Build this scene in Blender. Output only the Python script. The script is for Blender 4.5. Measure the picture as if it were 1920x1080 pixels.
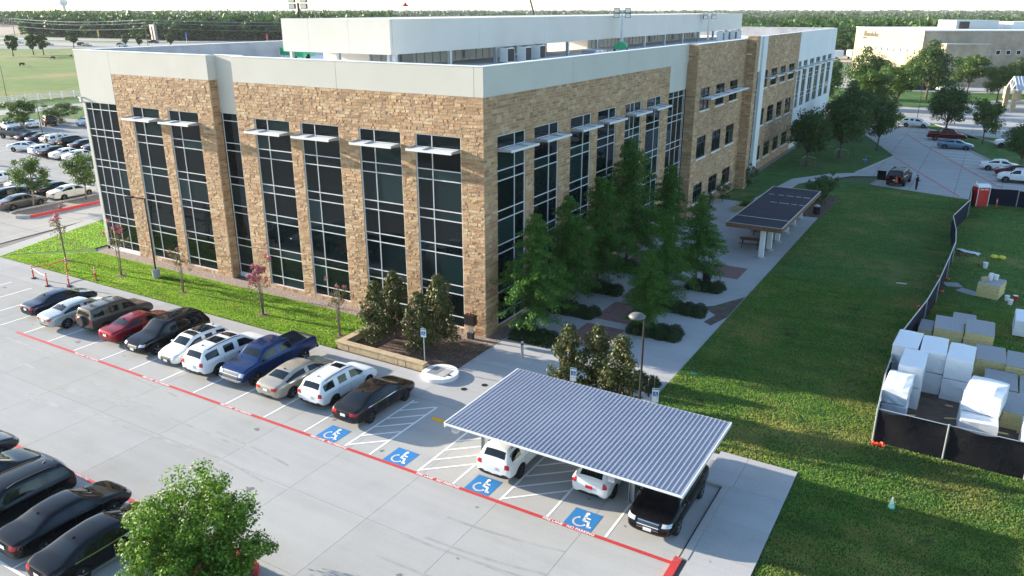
import bpy, bmesh, math, random
import numpy as np
from mathutils import Vector, Matrix
from mathutils.bvhtree import BVHTree
R = math.radians
rng = random.Random(7)
for o in list(bpy.data.objects): bpy.data.objects.remove(o)
scene = bpy.context.scene
col = scene.collection

# ---------------------------------------------------------------- camera, sky, sun, exposure
cam_d = bpy.data.cameras.new('camera'); cam = bpy.data.objects.new('camera', cam_d); col.objects.link(cam)
cam_d.sensor_width = 36.0; cam_d.lens = 36.0 * 1480.34 / 1920; cam_d.clip_start = 0.5; cam_d.clip_end = 20000
cam.location = (24.6905, -38.5028, 19.5)
cam.rotation_euler = (R(90 - 19.4695), 0, R(30.6431))
scene.camera = cam
SUN_AZ, SUN_EL = 7.5, 13.5          # degrees: the sun stands over -X, turned a little towards -Y
sdir = Vector((-math.cos(R(SUN_AZ)) * math.cos(R(SUN_EL)), -math.sin(R(SUN_AZ)) * math.cos(R(SUN_EL)), math.sin(R(SUN_EL))))
world = bpy.data.worlds.new('World'); scene.world = world; world.use_nodes = True
wn = world.node_tree.nodes; wl = world.node_tree.links
sky = wn.new('ShaderNodeTexSky'); sky.sky_type = 'NISHITA'; sky.sun_disc = False
sky.sun_elevation = R(SUN_EL); sky.sun_rotation = math.atan2(sdir.x, sdir.y)
sky.air_density = 1.0; sky.dust_density = .6; sky.ozone_density = 2.0
bg = wn['Background']; wl.new(sky.outputs[0], bg.inputs[0]); bg.inputs[1].default_value = 0.135
sun_d = bpy.data.lights.new('sun', 'SUN'); sun_d.energy = 5.0; sun_d.angle = R(0.6); sun_d.color = (1.0, 0.89, 0.735)
sun = bpy.data.objects.new('sun', sun_d); col.objects.link(sun)
sun.rotation_euler = sdir.to_track_quat('Z', 'Y').to_euler()
vs = scene.view_settings; vs.view_transform = 'Standard'; vs.look = 'None'; vs.gamma = 1.0; vs.use_curve_mapping = False
vs.exposure = 1.72
scene.cycles.max_bounces = 6; scene.cycles.diffuse_bounces = 3; scene.cycles.glossy_bounces = 3
scene.cycles.transparent_max_bounces = 6; scene.cycles.volume_bounces = 0; scene.cycles.sample_clamp_indirect = 6.0

# ---------------------------------------------------------------- helpers
class MB:
    def __init__(s): s.v = []; s.f = []; s.m = []
    def quad(s, a, b, c, d, m=0):
        n = len(s.v); s.v += [tuple(a), tuple(b), tuple(c), tuple(d)]; s.f.append((n, n+1, n+2, n+3)); s.m.append(m); return s
    def poly(s, pts, m=0):
        n = len(s.v); s.v += [tuple(p) if len(p) == 3 else (*p, 0.0) for p in pts]; s.f.append(tuple(range(n, n+len(pts)))); s.m.append(m); return s
    def box(s, x0, x1, y0, y1, z0, z1, m=0):
        n = len(s.v)
        s.v += [(x0,y0,z0),(x1,y0,z0),(x1,y1,z0),(x0,y1,z0),(x0,y0,z1),(x1,y0,z1),(x1,y1,z1),(x0,y1,z1)]
        for f in ((0,3,2,1),(4,5,6,7),(0,1,5,4),(1,2,6,5),(2,3,7,6),(3,0,4,7)):
            s.f.append(tuple(n+i for i in f)); s.m.append(m)
        return s
    def bar(s, a, b, w, h=None, m=0):
        a = Vector(a); b = Vector(b); h = h or w; d = (b-a).normalized()
        up = Vector((0,0,1)) if abs(d.z) < .95 else Vector((1,0,0))
        x = d.cross(up).normalized()*w/2; y = d.cross(x).normalized()*h/2; n = len(s.v)
        for c in (a, b):
            for p in (c-x-y, c+x-y, c+x+y, c-x+y): s.v.append(tuple(p))
        for f in ((3,2,1,0),(4,5,6,7),(0,1,5,4),(1,2,6,5),(2,3,7,6),(3,0,4,7)):
            s.f.append(tuple(n+i for i in f)); s.m.append(m)
        return s
    def tube(s, pts, rad, n=8, m=0, cap=True):
        rad = rad if isinstance(rad, (list, tuple)) else [rad]*len(pts)
        base = len(s.v); P = [Vector(p) for p in pts]
        for i, p in enumerate(P):
            d = (P[min(i+1, len(P)-1)] - P[max(i-1, 0)]).normalized()
            up = Vector((0,0,1)) if abs(d.z) < .9 else Vector((1,0,0))
            x = d.cross(up).normalized(); y = d.cross(x)
            for k in range(n):
                a = 2*math.pi*k/n; s.v.append(tuple(p + (x*math.cos(a) + y*math.sin(a))*rad[i]))
        for i in range(len(P)-1):
            for k in range(n):
                k2 = (k+1) % n
                s.f.append((base+i*n+k, base+i*n+k2, base+(i+1)*n+k2, base+(i+1)*n+k)); s.m.append(m)
        if cap:
            s.f.append(tuple(base+k for k in range(n))); s.m.append(m)
            s.f.append(tuple(base+(len(P)-1)*n+k for k in reversed(range(n)))); s.m.append(m)
        return s
    def lathe(s, prof, n=16, c=(0,0,0), m=0, axis='z'):
        base = len(s.v)
        for r, z in prof:
            for k in range(n):
                a = 2*math.pi*k/n
                p = (r*math.cos(a), r*math.sin(a), z) if axis == 'z' else (z, r*math.cos(a), r*math.sin(a))
                s.v.append((p[0]+c[0], p[1]+c[1], p[2]+c[2]))
        for i in range(len(prof)-1):
            for k in range(n):
                k2 = (k+1) % n
                s.f.append((base+i*n+k, base+i*n+k2, base+(i+1)*n+k2, base+(i+1)*n+k)); s.m.append(m)
        s.f.append(tuple(base+k for k in reversed(range(n)))); s.m.append(m)
        s.f.append(tuple(base+(len(prof)-1)*n+k for k in range(n))); s.m.append(m)
        return s
    def ext(s, pts2, axis, a0, a1, m=0):
        """prism of a 2-D outline along an axis"""
        def P(p, a): return (a, p[0], p[1]) if axis == 'x' else (p[0], a, p[1]) if axis == 'y' else (p[0], p[1], a)
        n = len(s.v); k = len(pts2)
        s.v += [P(p, a0) for p in pts2] + [P(p, a1) for p in pts2]
        s.f.append(tuple(range(n, n+k))); s.f.append(tuple(reversed(range(n+k, n+2*k)))); s.m += [m, m]
        for i in range(k):
            j = (i+1) % k; s.f.append((n+i, n+k+i, n+k+j, n+j)); s.m.append(m)
        return s
    def xf(s, M, start=0):
        for i in range(start, len(s.v)): s.v[i] = tuple(M @ Vector(s.v[i]))
        return s
    def mesh(s, name, mats, smooth=False, fix=True):
        me = bpy.data.meshes.new(name); me.from_pydata(s.v, [], s.f)
        for m in (mats if isinstance(mats, (list, tuple)) else [mats]): me.materials.append(m)
        if s.m and len(me.polygons) == len(s.m): me.polygons.foreach_set('material_index', s.m)
        if fix:
            bm = bmesh.new(); bm.from_mesh(me); bmesh.ops.recalc_face_normals(bm, faces=bm.faces); bm.to_mesh(me); bm.free()
        if smooth: me.polygons.foreach_set('use_smooth', [True]*len(me.polygons))
        me.update(); return me
    def build(s, name, mats, parent=None, loc=(0,0,0), rz=0, smooth=False, fix=True):
        return put(name, s.mesh(name, mats, smooth, fix), parent, loc, rz)

def put(name, me, parent=None, loc=(0,0,0), rz=0):
    o = bpy.data.objects.new(name, me); col.objects.link(o); o.location = loc; o.rotation_euler = (0,0,rz)
    if parent is not None: o.parent = parent
    return o
def tag(o, label, cat, group=None):
    o['label'] = label; o['category'] = cat
    if group: o['group'] = group
    return o
def empty(name, loc=(0,0,0), rz=0):
    o = bpy.data.objects.new(name, None); col.objects.link(o); o.location = loc; o.rotation_euler = (0,0,rz)
    o.empty_display_size = .3
    return o
def thing(name, label, cat, loc=(0,0,0), rz=0, group=None): return tag(empty(name, loc, rz), label, cat, group)
def struct(o): o['kind'] = 'structure'; return o
def stuff(o, label=None, cat=None):
    o['kind'] = 'stuff'
    if label: o['label'] = label; o['category'] = cat
    return o
kids = {}
def dup(o, loc=None, rz=None, label=None, group=None, parent=None, scale=None):
    c = o.copy(); col.objects.link(c)
    if parent is not None: c.parent = parent
    if loc is not None: c.location = loc
    if rz is not None: c.rotation_euler = (0,0,rz)
    if scale is not None: c.scale = (scale,)*3 if isinstance(scale, (int, float)) else scale
    if label: c['label'] = label
    if group: c['group'] = group
    for ch in [k for k in o.children]: dup(ch, parent=c)
    return c

# ---------------------------------------------------------------- materials
def base_mat(name, color=(.5,.5,.5), rough=.6, metal=0.0, **kw):
    m = bpy.data.materials.new(name); m.use_nodes = True
    b = m.node_tree.nodes['Principled BSDF']
    b.inputs['Base Color'].default_value = (*color, 1); b.inputs['Roughness'].default_value = rough; b.inputs['Metallic'].default_value = metal
    for k, v in kw.items(): b.inputs[k.replace('_', ' ')].default_value = v
    return m
def nodes(m): return m.node_tree.nodes, m.node_tree.links, m.node_tree.nodes['Principled BSDF']
def coord(m, kind='pos'):
    n, l, b = nodes(m)
    if kind == 'pos': return n.new('ShaderNodeNewGeometry').outputs['Position']
    return n.new('ShaderNodeTexCoord').outputs[{'obj':'Object','gen':'Generated'}[kind]]
def noise(m, vec, scale, detail=4, rough=.55, stretch=None):
    n, l, b = nodes(m); t = n.new('ShaderNodeTexNoise'); t.inputs['Scale'].default_value = scale; t.inputs['Detail'].default_value = detail; t.inputs['Roughness'].default_value = rough
    if stretch:
        mp = n.new('ShaderNodeMapping'); mp.inputs['Scale'].default_value = stretch; l.new(vec, mp.inputs[0]); vec = mp.outputs[0]
    l.new(vec, t.inputs['Vector']); return t.outputs[0]
def ramp(m, fac, stops):
    n, l, b = nodes(m); r = n.new('ShaderNodeValToRGB'); e = r.color_ramp.elements
    while len(e) < len(stops): e.new(.5)
    for i, (p, c) in enumerate(stops): e[i].position = p; e[i].color = (*c, 1) if len(c) == 3 else c
    l.new(fac, r.inputs[0]); return r.outputs[0]
def mix(m, fac, a, b_, mode='MIX'):
    n, l, b = nodes(m); x = n.new('ShaderNodeMix'); x.data_type = 'RGBA'; x.blend_type = mode
    for s, v in ((0, fac), (6, a), (7, b_)):
        if isinstance(v, (int, float)): x.inputs[s].default_value = v
        elif isinstance(v, tuple): x.inputs[s].default_value = (*v, 1)
        else: l.new(v, x.inputs[s])
    return x.outputs[2]
def bump(m, h, strength=.3, dist=.05):
    n, l, b = nodes(m); x = n.new('ShaderNodeBump'); x.inputs['Strength'].default_value = strength; x.inputs['Distance'].default_value = dist
    l.new(h, x.inputs['Height']); l.new(x.outputs[0], b.inputs['Normal'])
def setc(m, c): n, l, b = nodes(m); l.new(c, b.inputs['Base Color'])
def g3(v): return (v, v, v)

def noisy(name, stops, scale, rough=.8, detail=5, bs=None, bstr=.3, bdist=.03, kind='pos', fine=None, **kw):
    m = base_mat(name, stops[0][1], rough, **kw); v = coord(m, kind); f = noise(m, v, scale, detail); c = ramp(m, f, stops)
    if fine: c = mix(m, fine[1], c, ramp(m, noise(m, v, fine[0], 3, .7), [(.3, g3(.25)), (.7, g3(1.0))]), 'MULTIPLY')
    setc(m, c)
    if bs: bump(m, noise(m, v, bs, 3, .6), bstr, bdist)
    return m

def concrete(name, c, tint=.06, joint=None):
    m = base_mat(name, c, .9); v = coord(m); n, l, b = nodes(m); b.inputs['Specular IOR Level'].default_value = .0
    big = ramp(m, noise(m, v, .09, 5, .6), [(.3, tuple(x*.93 for x in c)), (.52, c), (.75, tuple(min(1, x*1.05) for x in c))])
    st = ramp(m, noise(m, v, .55, 6, .65), [(.28, g3(.93)), (.47, g3(1)), (.8, g3(1.03))])
    sw = ramp(m, noise(m, v, .5, 4, .6, stretch=(.12, 2.2, 1)), [(.25, g3(.93)), (.6, g3(1.03))])
    fi = ramp(m, noise(m, v, 14, 4, .85), [(.25, g3(.87)), (.75, g3(1.08))])
    spot = ramp(m, noise(m, v, 1.7, 2, .5), [(.20, g3(.6)), (.235, g3(1))])
    cc = big
    for x in (st, sw, fi, spot): cc = mix(m, 1.0, cc, x, 'MULTIPLY')
    oi = n.new('ShaderNodeObjectInfo'); rr = ramp(m, oi.outputs['Random'], [(0, g3(1-tint)), (.5, (1,1,1)), (1, (1-tint*.3, 1-tint*.2, 1+tint*.3))])
    cc = mix(m, 1.0, cc, rr, 'MULTIPLY')
    if joint:   # far slabs: saw-cut lines in the surface
        br = n.new('ShaderNodeTexBrick'); br.inputs['Scale'].default_value = 1; br.offset = 0
        br.inputs['Brick Width'].default_value = joint; br.inputs['Row Height'].default_value = joint; br.inputs['Mortar Size'].default_value = .03
        br.inputs['Color1'].default_value = (1,1,1,1); br.inputs['Color2'].default_value = (.95,.95,.95,1); br.inputs['Mortar'].default_value = (.5,.5,.5,1)
        l.new(v, br.inputs['Vector']); cc = mix(m, 1.0, cc, br.outputs[0], 'MULTIPLY')
    setc(m, cc); bump(m, noise(m, v, 30, 3), .15, .01); return m

def lawn_mat(name, dark, mid, dry, drylo=.56, sc=1.0):
    m = base_mat(name, mid, .95); v = coord(m); n, l, b = nodes(m)
    b.inputs['Specular IOR Level'].default_value = .2
    c = ramp(m, noise(m, v, .9*sc, 6, .7), [(.3, dark), (.62, mid)])
    stripe = ramp(m, noise(m, v, .5, 3, .6, stretch=(.35, 2.6, 1)), [(.3, g3(.78)), (.7, g3(1.15))])
    c = mix(m, 1.0, c, stripe, 'MULTIPLY')
    dr = ramp(m, noise(m, v, .16*sc, 6, .62), [(drylo, g3(0)), (drylo+.16, g3(.85))])
    c = mix(m, dr, c, dry)
    dirt = ramp(m, noise(m, v, .33*sc, 5, .75), [(.27, g3(.8)), (.33, g3(0))])
    c = mix(m, dirt, c, (.075,.058,.042))
    fi = ramp(m, noise(m, v, 9, 4, .85), [(.28, g3(.45)), (.5, g3(1)), (.75, g3(1.45))])
    c = mix(m, 1.0, c, fi, 'MULTIPLY')
    setc(m, c); bump(m, noise(m, v, 7, 5, .8), .9, .12); return m

def leaf_mat(name, a, b_, c_, trans=.25):
    m = bpy.data.materials.new(name); m.use_nodes = True; n = m.node_tree.nodes; l = m.node_tree.links
    b = n['Principled BSDF']; b.inputs['Roughness'].default_value = .55; b.inputs['Specular IOR Level'].default_value = .3
    ge = n.new('ShaderNodeNewGeometry'); cc = ramp(m, ge.outputs['Random Per Island'], [(0, a), (.55, b_), (1, c_)])
    l.new(cc, b.inputs['Base Color'])
    t = n.new('ShaderNodeBsdfTranslucent'); l.new(mix(m, .5, cc, tuple(min(1, x*1.6) for x in b_)), t.inputs[0])
    x = n.new('ShaderNodeMixShader'); x.inputs[0].default_value = trans
    l.new(b.outputs[0], x.inputs[1]); l.new(t.outputs[0], x.inputs[2]); l.new(x.outputs[0], n['Material Output'].inputs[0])
    return m

MT = {}
MT['concrete'] = concrete('pale_concrete', (.40,.395,.375))
MT['concrete_far'] = concrete('lot_concrete', (.40,.39,.37), joint=4.6)
MT['sidewalk'] = concrete('sidewalk_concrete', (.41,.405,.395), .08)
MT['kerb'] = concrete('kerb_concrete', (.40,.39,.37))
MT['joint'] = base_mat('joint_filler', (.10,.095,.09), .9)
MT['road'] = noisy('grey_road', [(.3,(.20,.20,.20)),(.7,(.27,.27,.265))], .2, .85)
MT['grass'] = lawn_mat('lawn_grass', (.034,.095,.022), (.072,.150,.034), (.23,.21,.08))
MT['grass_front'] = lawn_mat('front_lawn_grass', (.050,.125,.016), (.095,.185,.026), (.22,.22,.08), .62)
MT['pasture'] = lawn_mat('pasture_grass', (.075,.150,.025), (.13,.19,.04), (.27,.21,.09), .46, .12)
MT['land'] = noisy('far_land', [(.35,(.05,.085,.03)),(.5,(.08,.115,.04)),(.65,(.15,.15,.07))], .004, .95)
MT['gravel'] = noisy('river_gravel', [(.3,(.12,.085,.065)),(.5,(.24,.18,.145)),(.7,(.42,.35,.30))], 9, .9, bs=12, bstr=1, bdist=.05)
MT['mulch'] = noisy('brown_mulch', [(.3,(.045,.028,.020)),(.55,(.11,.068,.048)),(.75,(.21,.14,.10))], 7, .95, bs=10, bstr=1, bdist=.06)
MT['soil'] = noisy('bare_soil', [(.3,(.06,.042,.032)),(.7,(.12,.088,.065))], 2, .95, bs=8, bstr=.8)
MT['paver'] = noisy('red_brown_paver', [(.3,(.16,.085,.075)),(.7,(.25,.14,.12))], 3, .85)
MT['white_paint'] = noisy('white_road_paint', [(.26,(.50,.50,.48)),(.36,(.78,.78,.76))], 2.2, .7)
MT['red_paint'] = noisy('red_kerb_paint', [(.30,(.34,.13,.11)),(.40,(.46,.035,.035)),(.7,(.52,.045,.045))], 1.3, .6)
MT['blue_paint'] = noisy('blue_road_paint', [(.25,(.10,.25,.40)),(.36,(.02,.18,.44))], 2.5, .6)
MT['eifs'] = noisy('cream_stucco', [(.3,(.505,.485,.43)),(.7,(.55,.53,.475))], .35, .9, bs=40, bstr=.15, bdist=.01)
MT['eifs_white'] = noisy('white_stucco', [(.3,(.66,.66,.64)),(.7,(.72,.72,.70))], .3, .9)
MT['mortar'] = base_mat('mortar', (.52,.41,.285), .95)
STC = [(.40,.245,.135),(.46,.295,.165),(.49,.335,.195),(.33,.195,.108),(.43,.262,.138),(.53,.385,.235),(.375,.24,.145)]
STONE = []
for i, c in enumerate(STC):
    m = base_mat('ashlar_stone_%s' % 'abcdefg'[i], c, .9); v = coord(m)
    setc(m, mix(m, 1.0, ramp(m, noise(m, v, 2.3, 5, .7), [(.3, tuple(x*.80 for x in c)), (.55, c), (.8, tuple(min(1, x*1.15) for x in c))]),
            ramp(m, noise(m, v, .13, 4), [(.3, g3(.86)), (.7, g3(1.08))]), 'MULTIPLY'))
    bump(m, noise(m, v, 10, 4, .75), 1.0, .045); STONE.append(m)
MT['glass'] = base_mat('dark_tinted_glass', (.004,.009,.010), .03, **{'IOR': 1.5, 'Specular IOR Level': .28})
_m = MT['glass']; _oi = _m.node_tree.nodes.new('ShaderNodeObjectInfo'); setc(_m, ramp(_m, _oi.outputs['Random'], [(0,(.002,.005,.006)),(.6,(.005,.011,.013)),(.85,(.010,.024,.026)),(1,(.020,.042,.044))]))
MT['frame'] = base_mat('white_aluminium', (.62,.63,.64), .4, .0)
MT['frame_dark'] = base_mat('bronze_aluminium', (.05,.045,.04), .4, .3)
MT['shade_metal'] = base_mat('pale_shade_metal', (.70,.71,.72), .4, .1)
MT['roof_white'] = noisy('white_roof_membrane', [(.3,(.82,.82,.82)),(.7,(.88,.88,.88))], .2, .8)
MT['parapet_in'] = noisy('stained_parapet', [(.25,(.26,.25,.25)),(.5,(.36,.36,.37)),(.8,(.42,.42,.43))], .5, .9)
MT['galv'] = base_mat('galvanised_steel', (.42,.45,.48), .45, .6)
MT['steel_dark'] = base_mat('dark_bronze_paint', (.025,.022,.022), .45, .2)
MT['black'] = base_mat('black_plastic', (.015,.015,.016), .55)
MT['rubber'] = base_mat('tyre_rubber', (.018,.018,.019), .8)
MT['alloy'] = base_mat('alloy_rim', (.48,.49,.51), .3, .8)
MT['alloy_dark'] = base_mat('dark_alloy_rim', (.10,.10,.11), .35, .7)
MT['chrome'] = base_mat('chrome', (.65,.66,.68), .18, .95)
MT['car_glass'] = base_mat('car_glass', (.006,.010,.013), .04, **{'IOR': 1.45})
MT['head'] = base_mat('headlamp_lens', (.55,.58,.60), .12, .3)
MT['tail'] = base_mat('tail_lamp_lens', (.42,.012,.015), .2)
MT['plate'] = base_mat('number_plate', (.65,.66,.68), .5)
MT['bark'] = noisy('bark', [(.3,(.055,.042,.032)),(.7,(.14,.11,.085))], 6, .95, kind='obj', bs=12, bstr=.7)
MT['bark_pale'] = noisy('pale_bark', [(.3,(.16,.125,.095)),(.7,(.28,.235,.19))], 6, .9, kind='obj')
MT['l_tree'] = leaf_mat('leaf_bright', (.035,.095,.008), (.085,.18,.014), (.20,.31,.035), .32)
MT['l_oak'] = leaf_mat('leaf_oak', (.022,.055,.012), (.045,.095,.018), (.085,.14,.03), .2)
MT['l_lot'] = leaf_mat('leaf_lot_tree', (.03,.075,.012), (.06,.12,.02), (.12,.17,.035), .25)
MT['l_cyp'] = leaf_mat('leaf_cypress', (.025,.085,.014), (.055,.155,.022), (.14,.28,.035), .35)
MT['l_mag'] = leaf_mat('leaf_magnolia', (.032,.060,.014), (.068,.086,.020), (.17,.12,.045), .12)
MT['l_crape'] = leaf_mat('leaf_crape', (.06,.075,.02), (.11,.10,.035), (.19,.11,.05), .3)
MT['l_pink'] = leaf_mat('flower_pink', (.42,.07,.13), (.50,.11,.18), (.60,.22,.28), .2)
MT['l_shrub'] = leaf_mat('leaf_shrub', (.012,.030,.010), (.026,.055,.014), (.055,.095,.022), .15)
MT['l_wood'] = leaf_mat('leaf_wood', (.012,.050,.006), (.034,.095,.010), (.08,.155,.018), .22)
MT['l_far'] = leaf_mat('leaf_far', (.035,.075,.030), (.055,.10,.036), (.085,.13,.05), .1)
MT['tan_block'] = noisy('tan_limestone', [(.3,(.36,.27,.16)),(.7,(.50,.39,.24))], 2.5, .9, bs=14, bstr=.8, bdist=.04)
MT['wrap'] = base_mat('white_shrink_wrap', (.70,.72,.74), .4)
MT['yboard'] = noisy('yellow_board_edge', [(.3,(.58,.47,.20)),(.7,(.68,.57,.28))], 6, .85)
MT['gboard'] = noisy('grey_board_face', [(.3,(.27,.27,.275)),(.7,(.34,.34,.345))], 12, .9)
MT['mesh_black'] = noisy('black_windscreen', [(.3,(.005,.005,.007)),(.7,(.011,.011,.015))], 1.2, .8, bs=3, bstr=.4, bdist=.1)
MT['navy'] = base_mat('navy_fabric', (.008,.010,.024), .8)
MT['orange'] = base_mat('orange_plastic', (.72,.06,.015), .45)
MT['white'] = base_mat('white_plastic', (.72,.73,.73), .45)
MT['red'] = base_mat('red_plastic', (.50,.02,.02), .4)
MT['blue'] = base_mat('blue_plastic', (.03,.10,.42), .4)
MT['green'] = base_mat('green_enamel', (.01,.30,.13), .4)
MT['yellow'] = base_mat('yellow_paint', (.72,.40,.02), .5)
MT['wood'] = noisy('brown_timber', [(.3,(.13,.060,.030)),(.7,(.21,.10,.055))], 4, .7)
MT['sign_white'] = base_mat('sign_white', (.66,.70,.70), .5)
MT['sign_blue'] = base_mat('sign_blue', (.02,.10,.42), .5)
MT['sign_green'] = base_mat('sign_green', (.02,.25,.16), .5)
MT['skin'] = base_mat('skin', (.36,.20,.14), .6)
MT['cloth_black'] = base_mat('black_cloth', (.018,.018,.022), .9)
MT['hair'] = base_mat('dark_hair', (.02,.014,.010), .7)
MT['cow'] = base_mat('black_hide', (.02,.017,.016), .8)

for k in ('mesh_black','navy','cloth_black','rubber'): MT[k].node_tree.nodes['Principled BSDF'].inputs['Specular IOR Level'].default_value = .15

def blade_mat(name, a, b_, c_, dry, drylo, trans=.55):
    m = leaf_mat(name, a, b_, c_, trans); n = m.node_tree.nodes; l = m.node_tree.links; v = n.new('ShaderNodeNewGeometry').outputs['Position']
    pr = n['Principled BSDF']; src = pr.inputs['Base Color'].links[0].from_socket; tr = [x for x in n if x.type == 'BSDF_TRANSLUCENT'][0]
    dr = ramp(m, noise(m, v, .16, 6, .62), [(drylo, g3(0)), (drylo+.16, g3(.8))]); d2 = ramp(m, noise(m, v, 1.1, 4, .7), [(.50, g3(0)), (.8, g3(.6))])
    st = ramp(m, noise(m, v, .45, 4, .65, stretch=(.4, 2.2, 1)), [(.3, g3(.7)), (.5, g3(1)), (.7, g3(1.2))])
    dt = ramp(m, noise(m, v, .33, 5, .75), [(.33, g3(.85)), (.41, g3(0))])
    c = mix(m, d2, mix(m, dr, src, dry), dry); c = mix(m, 1.0, c, st, 'MULTIPLY'); c = mix(m, dt, c, (.07,.055,.04))
    l.new(c, pr.inputs['Base Color']); l.new(mix(m, 1.0, c, (1.9,1.9,1.1), 'MULTIPLY'), tr.inputs[0]); return m
MT['grass_blade'] = blade_mat('grass_blade', (.050,.135,.030), (.095,.195,.045), (.18,.25,.07), (.28,.26,.105), .47)
MT['grass_blade_front'] = blade_mat('front_grass_blade', (.070,.165,.022), (.115,.225,.034), (.21,.29,.08), (.27,.28,.10), .57)
# ================================================================ THE SETTING
def sheet(name, pts, z, mat, parent=None, fix=True):
    mb = MB(); mb.poly([(x, y, z) for x, y in pts])
    me = mb.mesh(name, mat, fix=False)
    if me.polygons[0].normal.z < 0: me.flip_normals()
    o = put(name, me, parent)
    return o if parent is not None else struct(o)
UNIT = {}
def unit_box(mat, bev=0):
    k = (mat.name, bev)
    if k not in UNIT:
        mb = MB(); mb.box(-.5,.5,-.5,.5,-1,0); UNIT[k] = mb.mesh('slab', mat)
    return UNIT[k]
def slab(parent, x0, x1, y0, y1, z, mat, th=.05, gap=.014, name='slab'):
    o = put(name, unit_box(mat), parent, ((x0+x1)/2, (y0+y1)/2, z)); o.scale = (x1-x0-gap, y1-y0-gap, th); return o
def rect(x0, x1, y0, y1): return [(x0,y0),(x1,y0),(x1,y1),(x0,y1)]

land = sheet('ground', rect(-9000, 7000, -3000, 11000), -.12, MT['land'])
# ---- concrete of the whole site: one sheet, the slabs in front of it are laid on top
lot = sheet('parking_lot', rect(-128, 17.55, -70, 49), -.045, MT['joint'])
far_lot = sheet('far_pavement', [(-128,-70),(-48.0,-70),(-48.0,-6.1),(-49.6,6.6),(-49.6,49),(-128,49)], 0, MT['concrete_far'])
XJ = [17.5,13.7,9.8,5.8,1.5,-2.9,-7.3,-11.8,-16.4,-20.9,-25.4,-29.9,-34.4,-38.9,-43.4,-48.0]
YJ = [-14.4,-18.2,-22.2,-27.2,-31.4,-35.6,-40,-44.4]
for i in range(len(XJ)-1):
    slab(lot, XJ[i+1], XJ[i], -14.4, -8.65, 0, MT['concrete'])
    for j in range(len(YJ)-1): slab(lot, XJ[i+1], XJ[i], YJ[j+1], YJ[j], 0, MT['concrete'])
# ---- pavement in front of the building and the plaza along its side
walk = struct(put('sidewalk', MB().box(-48, 12.05, -8.65, 45.5, -.10, -.04).mesh('sidewalk', MT['joint'])))
xs = [1.0 - 2.95*k for k in range(0, 17)]
for a, b in zip(xs[1:], xs[:-1]): slab(walk, max(a, -48), b, -8.65, -6.1, .01, MT['sidewalk'])
for a, b in ((1.0,4.3),(4.3,8.2),(8.2,12.05)):
    y = -8.65
    for y2 in (-6.1, -3.2, .3, 2.8, 5.2, 7.6, 10.0, 12.4, 14.8, 17.2, 19.4, 22.45, 25.4, 28.4, 31.5, 35.0, 38.0, 41.2, 45.5):
        slab(walk, a, b, y, y2, .01, MT['sidewalk']); y = y2
slab(walk, 12.05, 16.7, -8.65, -6.1, .012, MT['sidewalk'])
pad = struct(put('raised_pad', MB().box(16.7, 20.15, -8.65, -5.95, -.1, .06).box(17.62, 20.15, -60, -8.66, -.1, .06).mesh('raised_pad', MT['joint'])))
for x0, x1, y0, y1 in ((16.7,18.0,-8.6,-5.95),(18.0,20.15,-8.6,-5.95),(17.9,20.15,-11.1,-8.6),(17.9,20.15,-13.4,-11.1),(17.9,20.15,-16.5,-13.4),(17.9,20.15,-20,-16.5)):
    slab(pad, x0, x1, y0, y1, .12, MT['sidewalk'], .07)
slab(pad, 17.60, 17.9, -14.2, -8.6, .135, MT['kerb'], .14, .006, 'kerb')
slab(pad, 17.42, 17.72, -24, -14.2, .14, MT['red_paint'], .15, .006, 'kerb')
slab(pad, 12.0, 17.6, -8.75, -8.6, .125, MT['kerb'], .13, .006, 'kerb')
# ---- lawns
front_lawn = sheet('front_lawn', [(-44.2,-6.1),(-7.0,-6.1),(-7.0,-1.25),(-38.2,-1.25),(-39.6,-.6),(-39.6,14),(-48.9,14),(-48.4,6.6),(-47.5,3.1)], .03, MT['grass_front'])
west_walk = sheet('west_sidewalk', [(-44.2,-6.1),(-47.5,3.1),(-48.4,6.6),(-48.9,14),(-50.4,14),(-49.9,6.6),(-48.6,2.2),(-46.2,-6.1)], .016, MT['sidewalk'])
lawn = sheet('side_lawn', [(20.15,-60),(20.15,-5.95),(12.05,-5.95),(12.05,45.5),(1.2,45.5),(1.2,56),(.6,125),(4.5,122),(6.8,107),(11.5,92.8),(14.4,83.8),(11.6,68.2),(9.6,65),(9.3,62.5),(14.3,61.7),(23.9,59.0),(60,52.5),(60,-60)], .028, MT['grass'])
bed_gravel = sheet('gravel_strip', [(-38.6,-1.25),(-7.0,-1.25),(-7.0,-.9),(1.0,-.9),(1.0,46),(1.2,125),(0,125),(0,0),(-38.6,0)], .022, MT['gravel'])
mulch = sheet('mulch_bed', [(-6.9,-5.6),(-.3,-5.6),(1.0,-4.9),(1.0,-.9),(-6.9,-.9)], .05, MT['mulch'])
bed2 = sheet('magnolia_bed', rect(6.2, 12.0, -5.6, -3.7), .03, MT['mulch'])
bed3 = sheet('shelter_bed', [(10.2,42.2),(12.3,42.2),(12.4,52.5),(10.4,53.3)], .05, MT['mulch'])
yard = sheet('yard_soil', [(22.8,-.9),(34,-1.6),(34,10),(24.2,10),(23.6,5)], .034, MT['soil'])
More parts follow.
